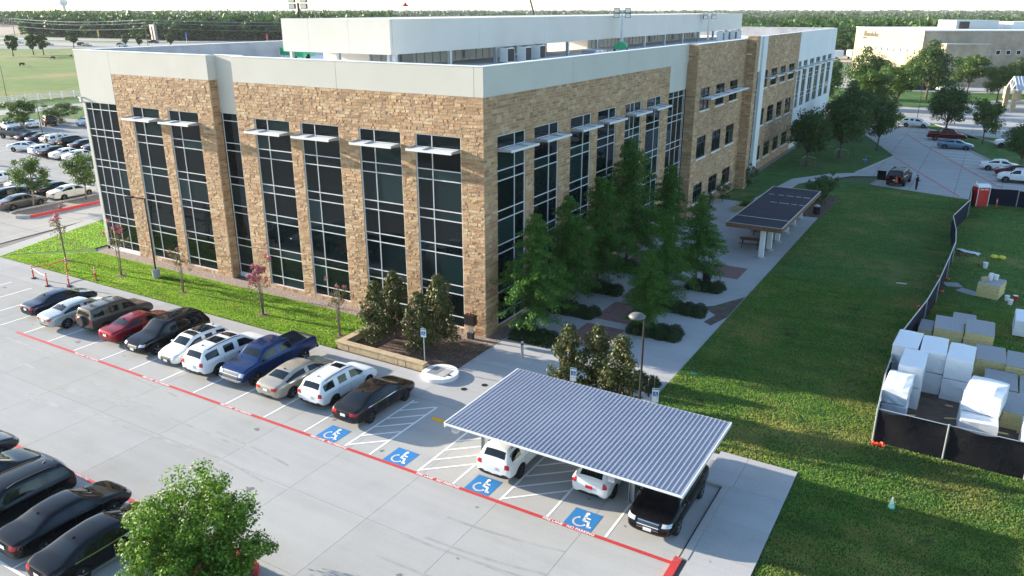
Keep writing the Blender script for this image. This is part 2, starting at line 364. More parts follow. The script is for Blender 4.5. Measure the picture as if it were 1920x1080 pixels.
for n, (x0,x1,y0,y1) in enumerate(((4.35,7.0,1.9,5.6),(4.35,7.0,6.6,10.2),(4.35,7.0,11.2,15.2),(7.5,10.4,19.4,22.4),(1.2,4.2,19.2,23.0),(5.0,11.8,-3.6,-3.0))):
    p = sheet('paver_panel', rect(x0,x1,y0,y1), .017, MT['paver'])
    bw, bh = .6, .3; k = 0; yy = y0
    while yy < y1-.05 and n < 4:
        xx = x0 - (bw/2 if k % 2 else 0)
        while xx < x1-.05:
            slab(p, max(xx, x0), min(xx+bw, x1), yy, min(yy+bh, y1), .024, MT['paver'], .02, .012, 'paver'); xx += bw
        yy += bh; k += 1
stain = sheet('damp_patch', [(9.9,12.3),(10.6,12.9),(11.3,14.4),(12.0,15.8),(12.0,11.2),(11.5,9.2),(10.9,9.6),(11.2,11.2)], .0165, MT['soil'])
# shrub beds in the plaza
PLAZA_BEDS = [(1.2,4.1,.5,2.3),(1.2,4.4,6.0,7.6),(1.2,4.0,11.2,12.6),(1.2,3.6,16.6,18.6),(7.2,10.5,5.2,6.9),(7.3,10.6,10.1,11.6),(7.6,10.2,15.3,16.8),(9.4,11.8,-1.9,-.6)]
for x0,x1,y0,y1 in PLAZA_BEDS: sheet('plaza_bed', rect(x0,x1,y0,y1), .02, MT['mulch'])
# path in the lawn to the far drive
sheet('lawn_path', [(4.2,45.4),(6.4,45.4),(6.9,58),(9.6,62.6),(12.0,66.6),(11.7,68.4),(9.0,66.2),(5.6,60.5)], .034, MT['sidewalk'])
# ---- far right drive and lots
right_lot = sheet('right_drive', [(14.3,61.7),(23.9,59.0),(60,52.5),(140,60),(140,230),(0,230),(-30,230),(-30,126),(.6,125),(4.5,122),(6.8,107),(11.5,92.8),(14.4,83.8),(11.6,68.2),(9.6,65),(15.1,68)], .0, MT['concrete_far'])
sheet('drive_lawn_strip', [(14.8,118),(17.5,116),(18.6,110),(23.2,95.5),(26,88),(30.5,80),(40,64),(46,66),(33,92),(26.5,103.5),(20.5,116),(14,128),(9,136),(10,126)], .05, MT['grass'])
sheet('drive_lawn_strip', [(-10,152),(12,150),(27,176),(60,196),(60,204),(20,190),(0,186),(-14,190)], .05, MT['grass'])
sheet('drive_lawn_strip', [(22,108),(30,106),(31,109),(23,111)], .05, MT['grass'])
kb = MB()
for pts in ([(16.2,117),(18.4,110.3),(23.0,95.8),(25.7,88),(30.3,79.6),(39.5,64)], [(6.8,107),(11.5,92.8),(14.4,83.8),(11.6,68.2)], [(15.1,68),(14.3,61.7)], [(9.4,65.4),(14.4,83.8)][:0] or [(14,128),(20.5,116),(26.5,103.5),(33,92)]):
    for (ax,ay),(bx,by) in zip(pts[:-1], pts[1:]): kb.bar((ax,ay,.05),(bx,by,.05), .18, .16)
kb.build('kerb', MT['kerb'], right_lot)
dirt = sheet('dirt_field', [(-75,300),(-15,300),(-18,350),(-25,395),(-80,395)], .02, MT['tan_block'])
# ---- left: island, grass verge, pasture, path, road, ploughed field
isl = struct(put('parking_island', MB().poly([(-55.0,2.6),(-55.0,11.6),(-56.0,12.9),(-57.4,12.6),(-58.4,11.8),(-58.5,3.2),(-57.6,1.9),(-56,1.8)]).mesh('parking_island', MT['gravel'], fix=False)))
isl.location.z = .13
def kerb_line(parent, pts, mat, w=.16, z=.075, h=.15, name='kerb'):
    for (ax,ay),(bx,by) in zip(pts[:-1], pts[1:]): MB().bar((ax,ay,z),(bx,by,z), w, h).build(name, mat, parent)
ip = [(-55.0,2.6),(-56,1.8),(-57.6,1.9),(-58.5,3.2),(-58.5,11.8),(-57.4,12.6),(-56.0,12.9),(-55.0,11.6)]
for i in range(8):
    a, b = ip[i], ip[(i+1) % 8]; MB().bar((a[0],a[1],.0),(b[0],b[1],.0), .18, .3).build('kerb', MT['red_paint'] if i == 7 else MT['kerb'], isl)
island2 = struct(put('near_island', MB().poly([(2.7,-27.0),(4.9,-27.0),(4.9,-23.2),(4.4,-22.65),(3.2,-22.65),(2.7,-23.2)]).mesh('near_island', MT['gravel'], fix=False))); island2.location.z = .12
ip = [(2.7,-27.0),(4.9,-27.0),(4.9,-23.2),(4.4,-22.65),(3.2,-22.65),(2.7,-23.2)]
for i in range(6):
    a, b = ip[i], ip[(i+1) % 6]; MB().bar((a[0],a[1],0),(b[0],b[1],0), .17, .29).build('kerb', MT['red_paint'], island2)
isl3 = struct(put('west_island', MB().poly([(-44.5,-12.5),(-38.6,-12.5),(-38.0,-11.6),(-38.6,-10.6),(-44.5,-10.6)]).mesh('west_island', MT['gravel'], fix=False))); isl3.location.z = .12
kerb_line(isl3, [(-44.5,-12.5),(-38.6,-12.5),(-38.0,-11.6),(-38.6,-10.6),(-44.5,-10.6)], MT['kerb'], z=-.05, h=.28)
sheet('verge_grass', [(-128,-70),(-128,49),(-60,49),(-60,70),(-40,130),(-130,110),(-160,85),(-160,-70)], .03, MT['grass'])
sheet('service_lane', [(-150,20),(-141,20),(-139,62),(-130,90),(-138,92),(-147,62)], .05, MT['road'])
past = sheet('pasture', [(-161,-120),(-161,140),(-220,260),(-330,270),(-405,235),(-415,183),(-470,120),(-470,-120)], .04, MT['pasture'])
sheet('gravel_path', [(-380,282),(-408,224),(-452,210),(-520,150),(-505,140),(-440,186),(-395,200),(-365,280)], .06, MT['kerb'])
road = sheet('highway', [(-640,140),(-476,223),(-418,231),(-372,262),(-250,330),(-262,350),(-400,282),(-430,262),(-490,252),(-660,180)], .05, MT['road'])
sheet('highway_far_lane', [(-700,210),(-540,272),(-480,283),(-430,290),(-290,350),(-300,368),(-440,312),(-500,303),(-560,297),(-720,245)], .05, MT['road'])
sheet('ploughed_field', [(-625,300),(-700,250),(-1500,560),(-1400,760),(-900,520)], .06, noisy('ploughed_soil', [(.3,(.16,.12,.085)),(.7,(.23,.18,.13))], .05, .95))

# ---- painted markings, all children of the lot they lie on
def line(parent, x0, y0, x1, y1, w, mat, z=.006, name='stall_line'):
    d = Vector((x1-x0, y1-y0, 0)); L = d.length; n = Vector((-d.y, d.x, 0)).normalized()*w/2
    a = Vector((x0,y0,z)); b = Vector((x1,y1,z))
    return MB().quad(a-n, b-n, b+n, a+n).build(name, mat, parent, fix=True)
for x in (-36.7,-34.0,-31.2,-28.5,-25.8,-23.15,-20.45,-17.8,-15.1,-12.35,-9.58,-7.04,-4.23,-1.44): line(lot, x, -14.36, x, -9.2, .10, MT['white_paint'])
for x in (1.2,2.7,5.48,7.4,9.79,12.05,14.64): line(lot, x, -14.36, x, -9.0, .11, MT['white_paint'])
line(lot, -26.4, -14.5, 17.5, -14.5, .19, MT['red_paint'], .007, 'fire_lane_line')
for a, b, lo in ((1.2,2.7,0),(5.48,7.4,0),(9.79,12.05,0)):
    y = -14.25
    while y < -9.3:
        dy = 1.35*(b-a)/1.5; t = min(1, (-9.05-y)/dy)
        line(lot, a, y, a+(b-a)*t, y+dy*t, .10, MT['white_paint'], .0075, 'hatch_line'); y += .98
line(lot, -60, -22.3, 3.2, -22.3, .20, MT['red_paint'], .007, 'fire_lane_line')
for k in range(14): line(lot, 2.0-2.72*k, -22.4, 2.0-2.72*k, -27.2, .10, MT['white_paint'])
line(lot, -48, -27.25, 2.0, -27.25, .10, MT['white_paint'], .0072)
for k in range(20):
    line(far_lot, -58.8-2.75*k, 2.2, -58.8-2.75*k, 12.4, .1, MT['white_paint']); line(far_lot, -70.5-2.75*k, 21.6, -70.5-2.75*k, 31.6, .1, MT['white_paint'])
def text_mesh(s, size, mat, name='lettering', bold=False):
    cu = bpy.data.curves.new(name, 'FONT'); cu.body = s; cu.size = size; cu.align_x = 'CENTER'; cu.align_y = 'CENTER'; cu.resolution_u = 2
    if bold: cu.offset = size*.02
    t = bpy.data.objects.new(name, cu); col.objects.link(t)
    me = bpy.data.meshes.new_from_object(t.evaluated_get(bpy.context.evaluated_depsgraph_get())); bpy.data.objects.remove(t); bpy.data.curves.remove(cu)
    me.materials.clear(); me.materials.append(mat); return me
tm1 = text_mesh('FIRE LANE', .2, MT['white_paint'], bold=True); tm2 = text_mesh('NO PARKING', .2, MT['white_paint'], bold=True)
for k in range(6):
    for me, dx in ((tm1, -.62), (tm2, .62)):
        o = put('lettering', me, lot, (13.0-6.4*k+dx*1.0, -14.5, .012))
for k in range(3):
    for me, dx in ((tm1, -.65), (tm2, .65)): put('lettering', me, lot, (-7.8-6.4*k+dx, -22.3, .012), math.pi)
def isa(parent, cx, cy, s, z, blue, white, nm='accessible_symbol', vert=None):
    mb = MB(); h = s/2
    o = MB().quad((-h,-h,0),(h,-h,0),(h,h,0),(-h,h,0)).build(nm, blue, parent, (cx,cy,z))
    def stroke(pts, w):
        for (a, b), (c, d) in zip(pts[:-1], pts[1:]):
            dv = Vector((c-a, d-b, 0)).normalized(); n = Vector((-dv.y, dv.x, 0))*w/2; e = dv*w*.2
            p = Vector((a,b,.004)); q = Vector((c,d,.004)); mb.quad(p-n-e, q-n+e, q+n+e, p+n-e)
    u = s/10
    mb.poly([(.2*u+.72*u*math.cos(t*math.pi/6), 3.5*u+.72*u*math.sin(t*math.pi/6), .004) for t in range(12)])
    stroke([(.1*u,2.6*u),(.35*u,-.5*u),(2.2*u,-.6*u),(3.0*u,-3.2*u),(3.9*u,-2.95*u)], .85*u)
    stroke([(.2*u,1.2*u),(2.1*u,1.1*u)], .7*u)
    arc = [(-.4*u+2.35*u*math.cos(R(a)), -1.5*u+2.35*u*math.sin(R(a))) for a in range(118, 352, 18)]; stroke(arc, .75*u)
    mb.build('white_symbol', white, o, (0,0,0), fix=True); return o
for x in (-.05, 4.1, 8.6, 13.4): isa(lot, x, -13.78, 1.22, .0065, MT['blue_paint'], MT['white_paint'])
# right drive red lines and stalls
for pts in ([(14.4,83.8),(18.3,73.4),(22.0,64.0),(23.6,60)], [(13.8,107.6),(16.8,97.8),(20.2,88.1),(23.7,78.0),(26.9,69.2),(30,61)]):
    for a, b in zip(pts[:-1], pts[1:]): line(right_lot, *a, *b, .18, MT['red_paint'], .006, 'fire_lane_line')
for k in range(17):
    y = 64 + 2.75*k; x = 28.8 - (y-64)*.343; line(right_lot, x, y, x+4.6, y+.2, .1, MT['white_paint'])
# yellow wheel stop, covers
stop = MB().ext([(-.08,0),(.08,0),(.06,.11),(-.06,.11)], 'x', -.9, .9)
tag(stop.build('wheel_stop', MT['yellow'], loc=(4.15,-10.15,.002)), 'yellow concrete wheel stop at the corner of the carport', 'wheel stop')
for i, (x, y) in enumerate(((3.45,-5.62),(2.75,-6.6))):
    tag(MB().lathe([(.17,0),(.17,.012),(.13,.012)], 14).build('drain_cover', MT['steel_dark'], loc=(x,y,.011)), ('small dark drain cover farther from the parked cars beside the round slab','small dark drain cover nearer the parked cars beside the round slab')[i], 'drain cover')
# ================================================================ THE OFFICE BUILDING
bld = thing('office_building', 'large three storey tan stone and cream stucco office building with dark tall windows', 'building')
CAM = Vector((24.69, -38.5, 19.5))
class Front:                      # faces -Y
    rz = 0
    def __init__(s, y): s.y = y
    def p(s, u, z, d): return (u, s.y - d, z)
class Side:                       # faces +X
    rz = math.pi/2
    def __init__(s, x): s.x = x
    def p(s, u, z, d): return (s.x + d, u, z)
def fbox(mb, F, u0, u1, z0, z1, d0, d1, m=0):
    n = len(mb.v)
    for d in (d0, d1):
        for (u, z) in ((u0,z0),(u1,z0),(u1,z1),(u0,z1)): mb.v.append(F.p(u, z, d))
    for f in ((0,3,2,1),(4,5,6,7),(0,1,5,4),(1,2,6,5),(2,3,7,6),(3,0,4,7)): mb.f.append(tuple(n+i for i in f)); mb.m.append(m)
STONES = []
def stone_wall(F, u0, u1, z0, z1, holes=(), ch=.2, name='wall', seed=1):
    r = random.Random(seed)
    zc = sorted({z0, z1} | {z for h in holes for z in h[2:4] if z0 < z < z1}); uc = sorted({u0, u1} | {u for h in holes for u in h[:2] if u0 < u < u1})
    mb = MB()
    for a, b in zip(uc[:-1], uc[1:]):           # backing wall round the openings
        run = None
        for c, d in zip(zc[:-1], zc[1:]):
            free = not any(h[0] < (a+b)/2 < h[1] and h[2] < (c+d)/2 < h[3] for h in holes)
            if free: run = (run[0], d) if run else (c, d)
            if (not free or d == zc[-1]) and run: fbox(mb, F, a, b, run[0], run[1], -.42, -.004); run = None
    mb.build(name, MT['mortar'], bld)
    for c, d in zip(zc[:-1], zc[1:]):
        nc = max(1, round((d-c)/ch)); hh = (d-c)/nc
        free = []; cur = u0
        for h in sorted(h for h in holes if h[2] < (c+d)/2 < h[3]):
            if h[0] > cur: free.append((cur, h[0]))
            cur = max(cur, h[1])
        if cur < u1: free.append((cur, u1))
        for k in range(nc):
            for a, b in free:
                u = a
                while u < b - .02:
                    L = r.choice((.28,.36,.45,.55,.7,.9)) * r.uniform(.9, 1.1)
                    e = min(u+L, b)
                    if b-e < .16: e = b
                    STONES.append((F, u+.007, e-.007, c+k*hh+.008, c+(k+1)*hh-.008, r.choices(range(7), (18,24,20,12,18,10,9))[0], [r.uniform(.002,.038) for _ in range(4)]))
                    u = e
def stone_mesh(mb, s, m):
    F, a, b, c, d, k, j = s; n = len(mb.v)
    for (u, z) in ((a,c),(b,c),(b,d),(a,d)): mb.v.append(F.p(u, z, -.02))
    um, zm = (a+b)/2, (c+d)/2
    for (u, z), q in zip(((a,c),(b,c),(b,d),(a,d)), j): mb.v.append(F.p(u + (um-u)*.05, z + (zm-z)*.07, q))
    for f in ((4,5,6,7),(0,1,5,4),(1,2,6,5),(2,3,7,6),(3,0,4,7)): mb.f.append(tuple(n+i for i in f)); mb.m.append(m)
def panel(F, u0, u1, z0, z1, d0=-.4, d1=.02, mat='eifs', name='panel', gap=.012):
    mb = MB(); fbox(mb, F, u0+gap, u1-gap, z0, z1, d0, d1); return mb.build(name, MT[mat], bld)
PANE = MB().quad((-.5,0,-.5),(.5,0,-.5),(.5,0,.5),(-.5,0,.5)).mesh('pane', MT['glass'], fix=False)
def window(F, us, zs, d=-.10, fw=.058, mat='frame', sill=False, dp=.05):
    """us, zs: positions of mullions and transoms, edges included"""
    mb = MB(); u0, u1, z0, z1 = us[0], us[-1], zs[0], zs[-1]
    for i, u in enumerate(us):
        w = fw if i in (0, len(us)-1) else fw*.8
        a, b = (u, u+w) if i == 0 else (u-w, u) if i == len(us)-1 else (u-w/2, u+w/2)
        fbox(mb, F, a, b, z0, z1, d-.05, d+dp)
    for i, z in enumerate(zs):
        w = fw*.95; a, b = (z, z+w) if i == 0 else (z-w, z) if i == len(zs)-1 else (z-w/2, z+w/2)
        for ua, ub in zip(us[:-1], us[1:]): fbox(mb, F, ua+.02, ub-.02, a, b, d-.05, d+dp-.006)
    o = mb.build('window', MT[mat], bld)
    if sill:
        s = MB(); fbox(s, F, u0-.1, u1+.1, z0-.14, z0-.002, -.1, .09); s.build('sill', MT['eifs_white'], o)
    for ua, ub in zip(us[:-1], us[1:]):
        for za, zb in zip(zs[:-1], zs[1:]):
            p = put('pane', PANE, o, F.p((ua+ub)/2, (za+zb)/2, d), F.rz + rng.gauss(0, .0035)); p.rotation_euler.x = rng.gauss(0, .0035); p.scale = (ub-ua, 1, zb-za)
    return o
def sunshade(F, u0, u1, z, cuts, depth=.95):
    mb = MB(); 
    for k in range(7):
        a = .1 + k*(depth-.1)/7; fbox(mb, F, u0+.02, u1-.02, z-.012*k*.3, z+.03-.012*k*.3, a, a+.105)
    fbox(mb, F, u0, u1, z-.09, z+.05, depth+.01, depth+.05)
    o = mb.build('sunshade', MT['shade_metal'], bld)
    for u in cuts:
        b = MB(); pts = [(0,-.10),(0,.12),(depth,.06),(depth,-.06)]; n = len(b.v)
        for du in (-.02, .02):
            for dd, zz in pts: b.v.append(F.p(u+du, z+zz, dd))
        b.f = [(0,1,2,3),(7,6,5,4),(0,4,5,1),(1,5,6,2),(2,6,7,3),(3,7,4,0)]; b.m = [0]*6
        b.build('bracket', MT['galv'], o)
    return o
ZT = [.3, 1.0, 2.5, 3.08, 5.05, 5.62, 7.2, 7.79, 9.66, 10.28, 11.62, 12.4]
ZC = [.3, 1.0, 2.5, 3.08, 5.05, 5.62, 7.2, 7.79, 9.72, 10.28, 11.88, 12.45]
F0 = Front(0.0); FR = Front(.7); S0 = Side(0.0); S1 = Side(1.0); SC = Side(.3)
FW = [(-32.34,-29.05),(-28.0,-24.65),(-18.84,-15.5),(-14.46,-11.12),(-9.42,-6.08),(-4.96,-1.62)]
SW = [(1.46,4.86),(5.98,9.38),(11.15,14.5),(15.61,19.0),(20.8,24.2),(25.37,28.8)]
stone_wall(F0, -34.2, -23.0, 0, 14.75, [(a,b,.3,12.4) for a, b in FW[:2]], seed=3)
stone_wall(F0, -20.5, -.0, 0, 14.75, [(a,b,.3,12.4) for a, b in FW[2:]], seed=4)
stone_wall(S0, 0, 30.6, 0, 14.75, [(a,b,.3,12.4) for a, b in SW], seed=5)
for a, b in FW:
    window(F0, [a, a+1.2, b], ZT); sunshade(F0, a, b, 11.58, (a+.03, a+1.2, b-.03))
for i, (a, b) in enumerate(SW):
    window(S0, [a, a+1.1, a+1.95, b] if i == 4 else [a, a+2.12, b], ZT); sunshade(S0, a, b, 11.58, (a+.03, a+2.12, b-.03))
# cream panels over the stone, with shadow gaps
panel(F0, -38.65, -34.2, 12.45, 16.42)
panel(F0, -34.2, -23.0, 14.75, 16.42); panel(FR, -23.0, -20.5, 12.45, 16.40)
for a, b in ((-20.5,-11.0),(-11.0,-.62),(-.62,.02)): panel(F0, a, b, 14.75, 16.42)
for a, b in ((.02,11.3),(11.3,21.0),(21.0,29.75),(29.75,35.1)): panel(S0, a, b, 14.75 if b < 31 else 14.76, 16.42)
panel(S0, 30.6, 35.1, 12.42, 14.75)
window(F0, [-38.6,-37.5,-36.4,-35.3,-34.22], ZC); window(FR, [-22.98,-21.4,-20.5], ZC)
window(S0, [30.62,32.0,33.35,34.7,35.08], ZC)
for F, a, b in ((F0,-38.65,-34.2),(FR,-23.0,-20.5),(S0,30.6,35.1)): panel(F, a, b, 0, .3, -.4, -.02, 'eifs_white', 'base')
# returns between the planes
class Ret:                        # a wall facing +X or -Y used for short returns
    pass
r1 = Side(-23.0); stone_wall(r1, .03, .7, 0, 14.75, seed=8); panel(r1, .03, .7, 14.75, 16.42)
r2 = Front(35.1); stone_wall(r2, 0.03, 1.0, 0, 16.45, seed=9)
r3 = Front(51.6); stone_wall(r3, 1.0, 2.05, 0, 16.72, seed=10); r4 = Side(2.05); stone_wall(r4, 51.63, 52.9, 0, 16.72, seed=11)
# entrance block
BW = [(36.5,39.35),(41.4,44.4),(46.2,49.25)]; BZ = [(1.2,3.05,2.45),(5.65,7.75,7.1),(10.3,12.4,11.7)]
stone_wall(S1, 35.1, 51.6, 0, 16.45, [(a,b,z0,z1) for a, b in BW for z0, z1, _ in BZ], seed=12)
for a, b in BW:
    for z0, z1, zt in BZ: window(S1, [a, (a+b)/2, b], [z0, zt, z1], mat='frame_dark', sill=True)
sunshade(S1, 36.3, 49.6, 11.5, (36.4, 39.4, 43, 46.2, 49.5), 1.1)
# far wing
CW = [(66.9,70.2),(71.9,75.0),(76.9,80.4)]
stone_wall(SC, 62.8, 82.5, 0, 16.42, [(a,b,z0,z1) for a, b in CW+[(63.2,65.2)] for z0, z1, _ in BZ], seed=13, ch=.25)
for a, b in CW+[(63.2,65.2)]:
    for z0, z1, zt in BZ: window(SC, [a, (a+b)/2, b], [z0, zt, z1], mat='frame_dark', sill=True)
    sunshade(SC, a-.2, b+.2, 11.5, (a, b), .9)
panel(SC, 52.9, 60.9, 12.42, 16.42, mat='eifs_white'); window(SC, [52.9,55.5,57.6,59.3,60.9], ZC); panel(SC, 52.9, 60.9, 0, .3, -.4, -.02, 'eifs_white', 'base')
panel(SC, 60.9, 62.8, 0, 16.44, d1=.25, mat='eifs_white', name='pilaster')
panel(SC, 82.5, 111.3, 12.42, 16.45, mat='eifs_white')
panel(SC, 82.5, 111.3, 3.4, 5.8, mat='eifs_white'); panel(SC, 82.5, 111.3, 0, .6, mat='eifs_white')
GW = [(82.9,85.0),(86.4,89.2),(91.0,94.2),(95.7,98.9),(100.8,104.0),(105.6,108.8)]
pe = 82.5
for a, b in GW+[(111.3,111.3)]:
    panel(SC, pe, a, 5.8, 12.42, mat='eifs_white', name='pier', gap=0); panel(SC, pe, a, .6, 3.4, mat='eifs_white', name='pier', gap=0); pe = b
for a, b in GW:
    window(SC, [a, (a+b)/2, b], [5.8, 7.2, 7.8, 9.7, 10.3, 11.6, 12.42]); window(SC, [a, (a+b)/2, b], [.6, 2.6, 3.4]); sunshade(SC, a-.3, b+.3, 11.5, (a, b), .9)
# stones: the 300 that show largest are pieces of their own, the rest one joined facing
def shown(s):
    F, a, b, c, d, k, j = s; p = Vector(F.p((a+b)/2, (c+d)/2, 0)); v = CAM - p
    n = Vector((0,-1,0)) if F.rz == 0 else Vector((1,0,0)); return (b-a)*(d-c)*max(0, v.normalized().dot(n))/v.length_squared
STONES.sort(key=shown, reverse=True)
for s in STONES[:300]:
    mb = MB(); stone_mesh(mb, s, 0); mb.build('stone', STONE[s[5]], bld, fix=True)
mb = MB()
for s in STONES[300:]: stone_mesh(mb, s, s[5])
stuff(mb.build('stone_facing', STONE, bld))
# core, roof, parapet inside, other walls
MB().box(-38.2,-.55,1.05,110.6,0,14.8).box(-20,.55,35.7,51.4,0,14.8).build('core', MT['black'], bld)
MB().box(-38.3,-.42,1.12,110.8,14.82,14.9).box(-38.3,-23.4,.42,1.12,14.82,14.9).box(-20.1,-.42,.42,1.12,14.82,14.9).box(-.42,.58,35.52,51.4,14.82,14.9).box(-.42,1.6,51.4,52.5,14.82,14.9).build('roof', MT['roof_white'], bld)
MB().box(-38.65,-38.3,.02,111.3,0,16.42).build('side_wall', MT['eifs'], bld); MB().box(-38.3,.3,110.9,111.3,0,16.42).build('rear_wall', MT['eifs'], bld)
MB().box(-38.28,-38.2,.42,110.8,14.9,16.36).box(-38.2,-.2,110.8,110.88,14.9,16.36).build('parapet_lining', MT['parapet_in'], bld)
cop = MB()
for x0,x1,y0,y1 in ((-38.68,-22.98,-.04,.44),(-23,-20.5,.66,1.1),(-20.5,.04,-.04,.44),(-.42,.05,.44,35.1),(.55,1.05,35.06,51.6),(-.14,.34,52.9,111.3),(-38.68,-38.18,.44,110.85),(-38.68,.34,110.85,111.34)): cop.box(x0,x1,y0,y1,16.425,16.47)
cop.build('coping', MT['shade_metal'], bld)
# roof screen on posts with the plant room beneath
scr = MB().box(-24.75,-14.0,9.05,102.8,18.55,18.76).build('roof_screen', MT['eifs'], bld)
def spanel(x0,x1,y0,y1): MB().box(x0,x1,y0,y1,16.3,18.79).build('screen_panel', MT['eifs'], scr)
for a, b in ((-24.75,-21.9),(-21.9,-17.8),(-17.8,-13.8)): spanel(a+.008,b-.008,9.0,9.25)
for k in range(8): spanel(-14.05,-13.8,9.27+k*11.69+.01,9.27+(k+1)*11.69-.01)
spanel(-24.75,-24.5,9.3,102.6); spanel(-24.75,-13.8,102.82,103.0)
for a, b in ((13,43.5),(54,98)): MB().box(-24.3,-19.3,a,b,14.9,16.6).build('plant_room', MT['eifs_white'], bld)
rib = MB()
for k in [k for k in range(70) if not 42.4 < 13.2+1.2*k < 54]: rib.box(-19.3,-19.22,13.2+1.2*k,13.28+1.2*k,14.95,16.3)
stuff(rib.build('plant_rib', MT['galv'], bld))
for k in [0,1,2,4,5,6,7,8]:
    y = 17+9.6*k+(1.5 if k == 4 else 0); lm = MB().box(-19.2,-19.12,y,y+1.6,15.1,16.1)
    for q in range(6): lm.box(-19.12,-19.06,y+.05,y+1.55,15.15+q*.16,15.22+q*.16)
    lm.build('louvre', MT['galv'], bld)
for k in range(14):
    MB().box(-14.1,-13.82,9.5+7.1*k,9.78+7.1*k,14.9,16.3).build('screen_post', MT['galv'], bld)
for k in range(3): MB().box(-24.6+k*5,-24.35+k*5,9.5,9.75,14.9,16.3).build('screen_post', MT['galv'], bld)
# exterior fittings
w = MB().box(-38.9,-38.66,-.05,.1,12.4,12.75).box(-38.6,-38.2,-.35,-.05,12.75,12.83); w.build('wall_light', MT['galv'], bld)
# ---- plant standing on the roof
def condenser(loc, rz, label, h=1.35, w=.95):
    t = thing('rooftop_unit', label, 'air conditioner', loc, rz, 'condensers on the roof')
    MB().box(-w/2,w/2,-w/2,w/2,.1,h).build('casing', MT['eifs_white'], t)
    c = MB()
    for k in range(9): c.box(w/2+.002,w/2+.02,-w/2+.06,w/2-.06,.2+k*(h-.3)/9,.2+k*(h-.3)/9+.06)
    c.box(w/2,w/2+.004,-w/2+.04,w/2-.04,.16,h-.08); c.build('coil', MT['black'], t)
    MB().lathe([(.36,h),(.36,h+.05),(.1,h+.06)], 14).build('fan', MT['black'], t)
    MB().box(-w/2,-w/2+.1,-w/2,w/2,0,.1).box(w/2-.1,w/2,-w/2,w/2,0,.1).build('skid', MT['galv'], t)
for i, (x, y) in enumerate(((-13.2,24.6),(-12.9,27.2),(-13.4,30.8),(-11.9,84.8),(-11.9,88.0),(-11.9,91.5),(-12.1,95))):
    condenser((x,y,14.9), rng.uniform(-.2,.2), ('pale condenser with dark side, nearest the roof corner','pale condenser, second from the roof corner','pale condenser, third from the roof corner','pale condenser just behind the far light tower','pale condenser, second behind the far light tower','pale condenser, third behind the far light tower','pale condenser, last behind the far light tower')[i])
pv = thing('pipe_bundle', 'bundle of white and grey pipes lying on the white roof', 'pipes', (-11.2,38.5,14.9), R(75))
for r_ in range(3):
    for k in range(9-r_): MB().tube([(-.9+k*.24+.12*r_,-.9,.13+r_*.21),(-.9+k*.24+.12*r_,.9,.13+r_*.21)], .115, 10).build('pipe', MT['galv'] if (k+r_) % 3 else MT['white'], pv)
def light_tower(loc, rz, label, base=True, top=19.6, basecol='green', mast=False):
    t = thing('light_tower', label, 'light tower', loc, rz, 'floodlight towers on the roof'); h = top - loc[2]
    if base:
        b = MB(); n = 10
        prof = [(.75*math.cos(math.pi*k/n), .75*math.sin(math.pi*k/n)+.35) for k in range(n+1)]
        b.ext([(.75,.3)]+prof+[(-.75,.3)], 'y', -1.1, 1.1); b.build('generator', MT[basecol], t, smooth=False)
        for sx in (-.7,.7): MB().lathe([(.05,-.1),(.27,-.1),(.27,.1),(.05,.1)], 14, axis='x', c=(sx,-.2,.27)).build('wheel', MT['rubber'], t)
        MB().bar((0,1.1,.35),(0,2.3,.3),.1).build('drawbar', MT['galv'], t)
    MB().box(-.11,.11,-.11,.11,.3,h*.55).box(-.08,.08,-.08,.08,h*.55,h-.3).build('mast', MT['steel_dark' if mast else 'galv'], t)
    arm = MB().box(-.75,.75,-.04,.04,h-.4,h-.32).box(-.75,.75,-.04,.04,h-.02,h+.05).box(-.04,.04,-.04,.04,h-.4,h+.05).build('crossarm', MT['galv'], t)
    for sx in (-.62,.62):
        for zz in (h-.58, h-.02):
            f = MB().box(sx-.32,sx+.32,-.14,.10,zz-.22,zz+.26).build('floodlight', MT['steel_dark'], t); MB().quad((sx-.27,-.145,zz-.17),(sx+.27,-.145,zz-.17),(sx+.27,-.145,zz+.2),(sx-.27,-.145,zz+.2)).build('lens', MT['head'], f)
light_tower((-12.5,48.6,14.9), R(20), 'green trailer light tower in the middle of the roof', top=19.35)
light_tower((-12.6,81.0,14.9), R(35), 'slim silver light tower near the far end of the roof', False, 18.9)
light_tower((-33.0,19.3,14.9), R(15), 'black mast light tower near the left front of the roof, rising above the skyline', True, 20.3, mast=True)
rs = thing('rooftop_sign', 'green sheet and posts lying behind the front parapet', 'sheeting', (-34.5,19.5,14.9))
MB().box(-1.6,1.4,-.1,.1,.35,1.15).build('green_panel', MT['green'], rs)
for x in (-1.2,1.2): MB().box(x-.05,x+.05,.1,.2,0,1.5).build('post', MT['galv'], rs)
# low planter wall and wall box at the corner
pw = thing('planter_wall', 'low tan limestone planter wall round the corner mulch bed', 'wall')
x = -6.95; k = 0
while x < -.75:
    L = rng.choice((.55,.7,.9)); e = min(x+L, -.45)
    MB().box(x+.008,e-.008,-5.95-rng.uniform(0,.02),-5.6,0,.40+rng.uniform(0,.01)).build('block', MT['tan_block'], pw); x = e; k += 1
y = -5.58
while y < -1.4:
    e = min(y+rng.choice((.6,.8,1.0)), -1.25); MB().box(-7.0+rng.uniform(0,.02),-6.62,y+.008,e-.008,0,.40+rng.uniform(0,.01)).build('block', MT['tan_block'], pw); y = e
for a, b in ((-7.05,-3.6),(-3.59,-.42)): MB().box(a,b,-6.0,-5.56,.413,.48).build('cap', MT['tan_block'], pw)
MB().box(-7.05,-6.57,-5.55,-1.2,.413,.48).build('cap', MT['tan_block'], pw)
cb = thing('control_box', 'dark metal control box on pipe legs with a red beacon at the building corner', 'control box', (-.75,-.62,.04))
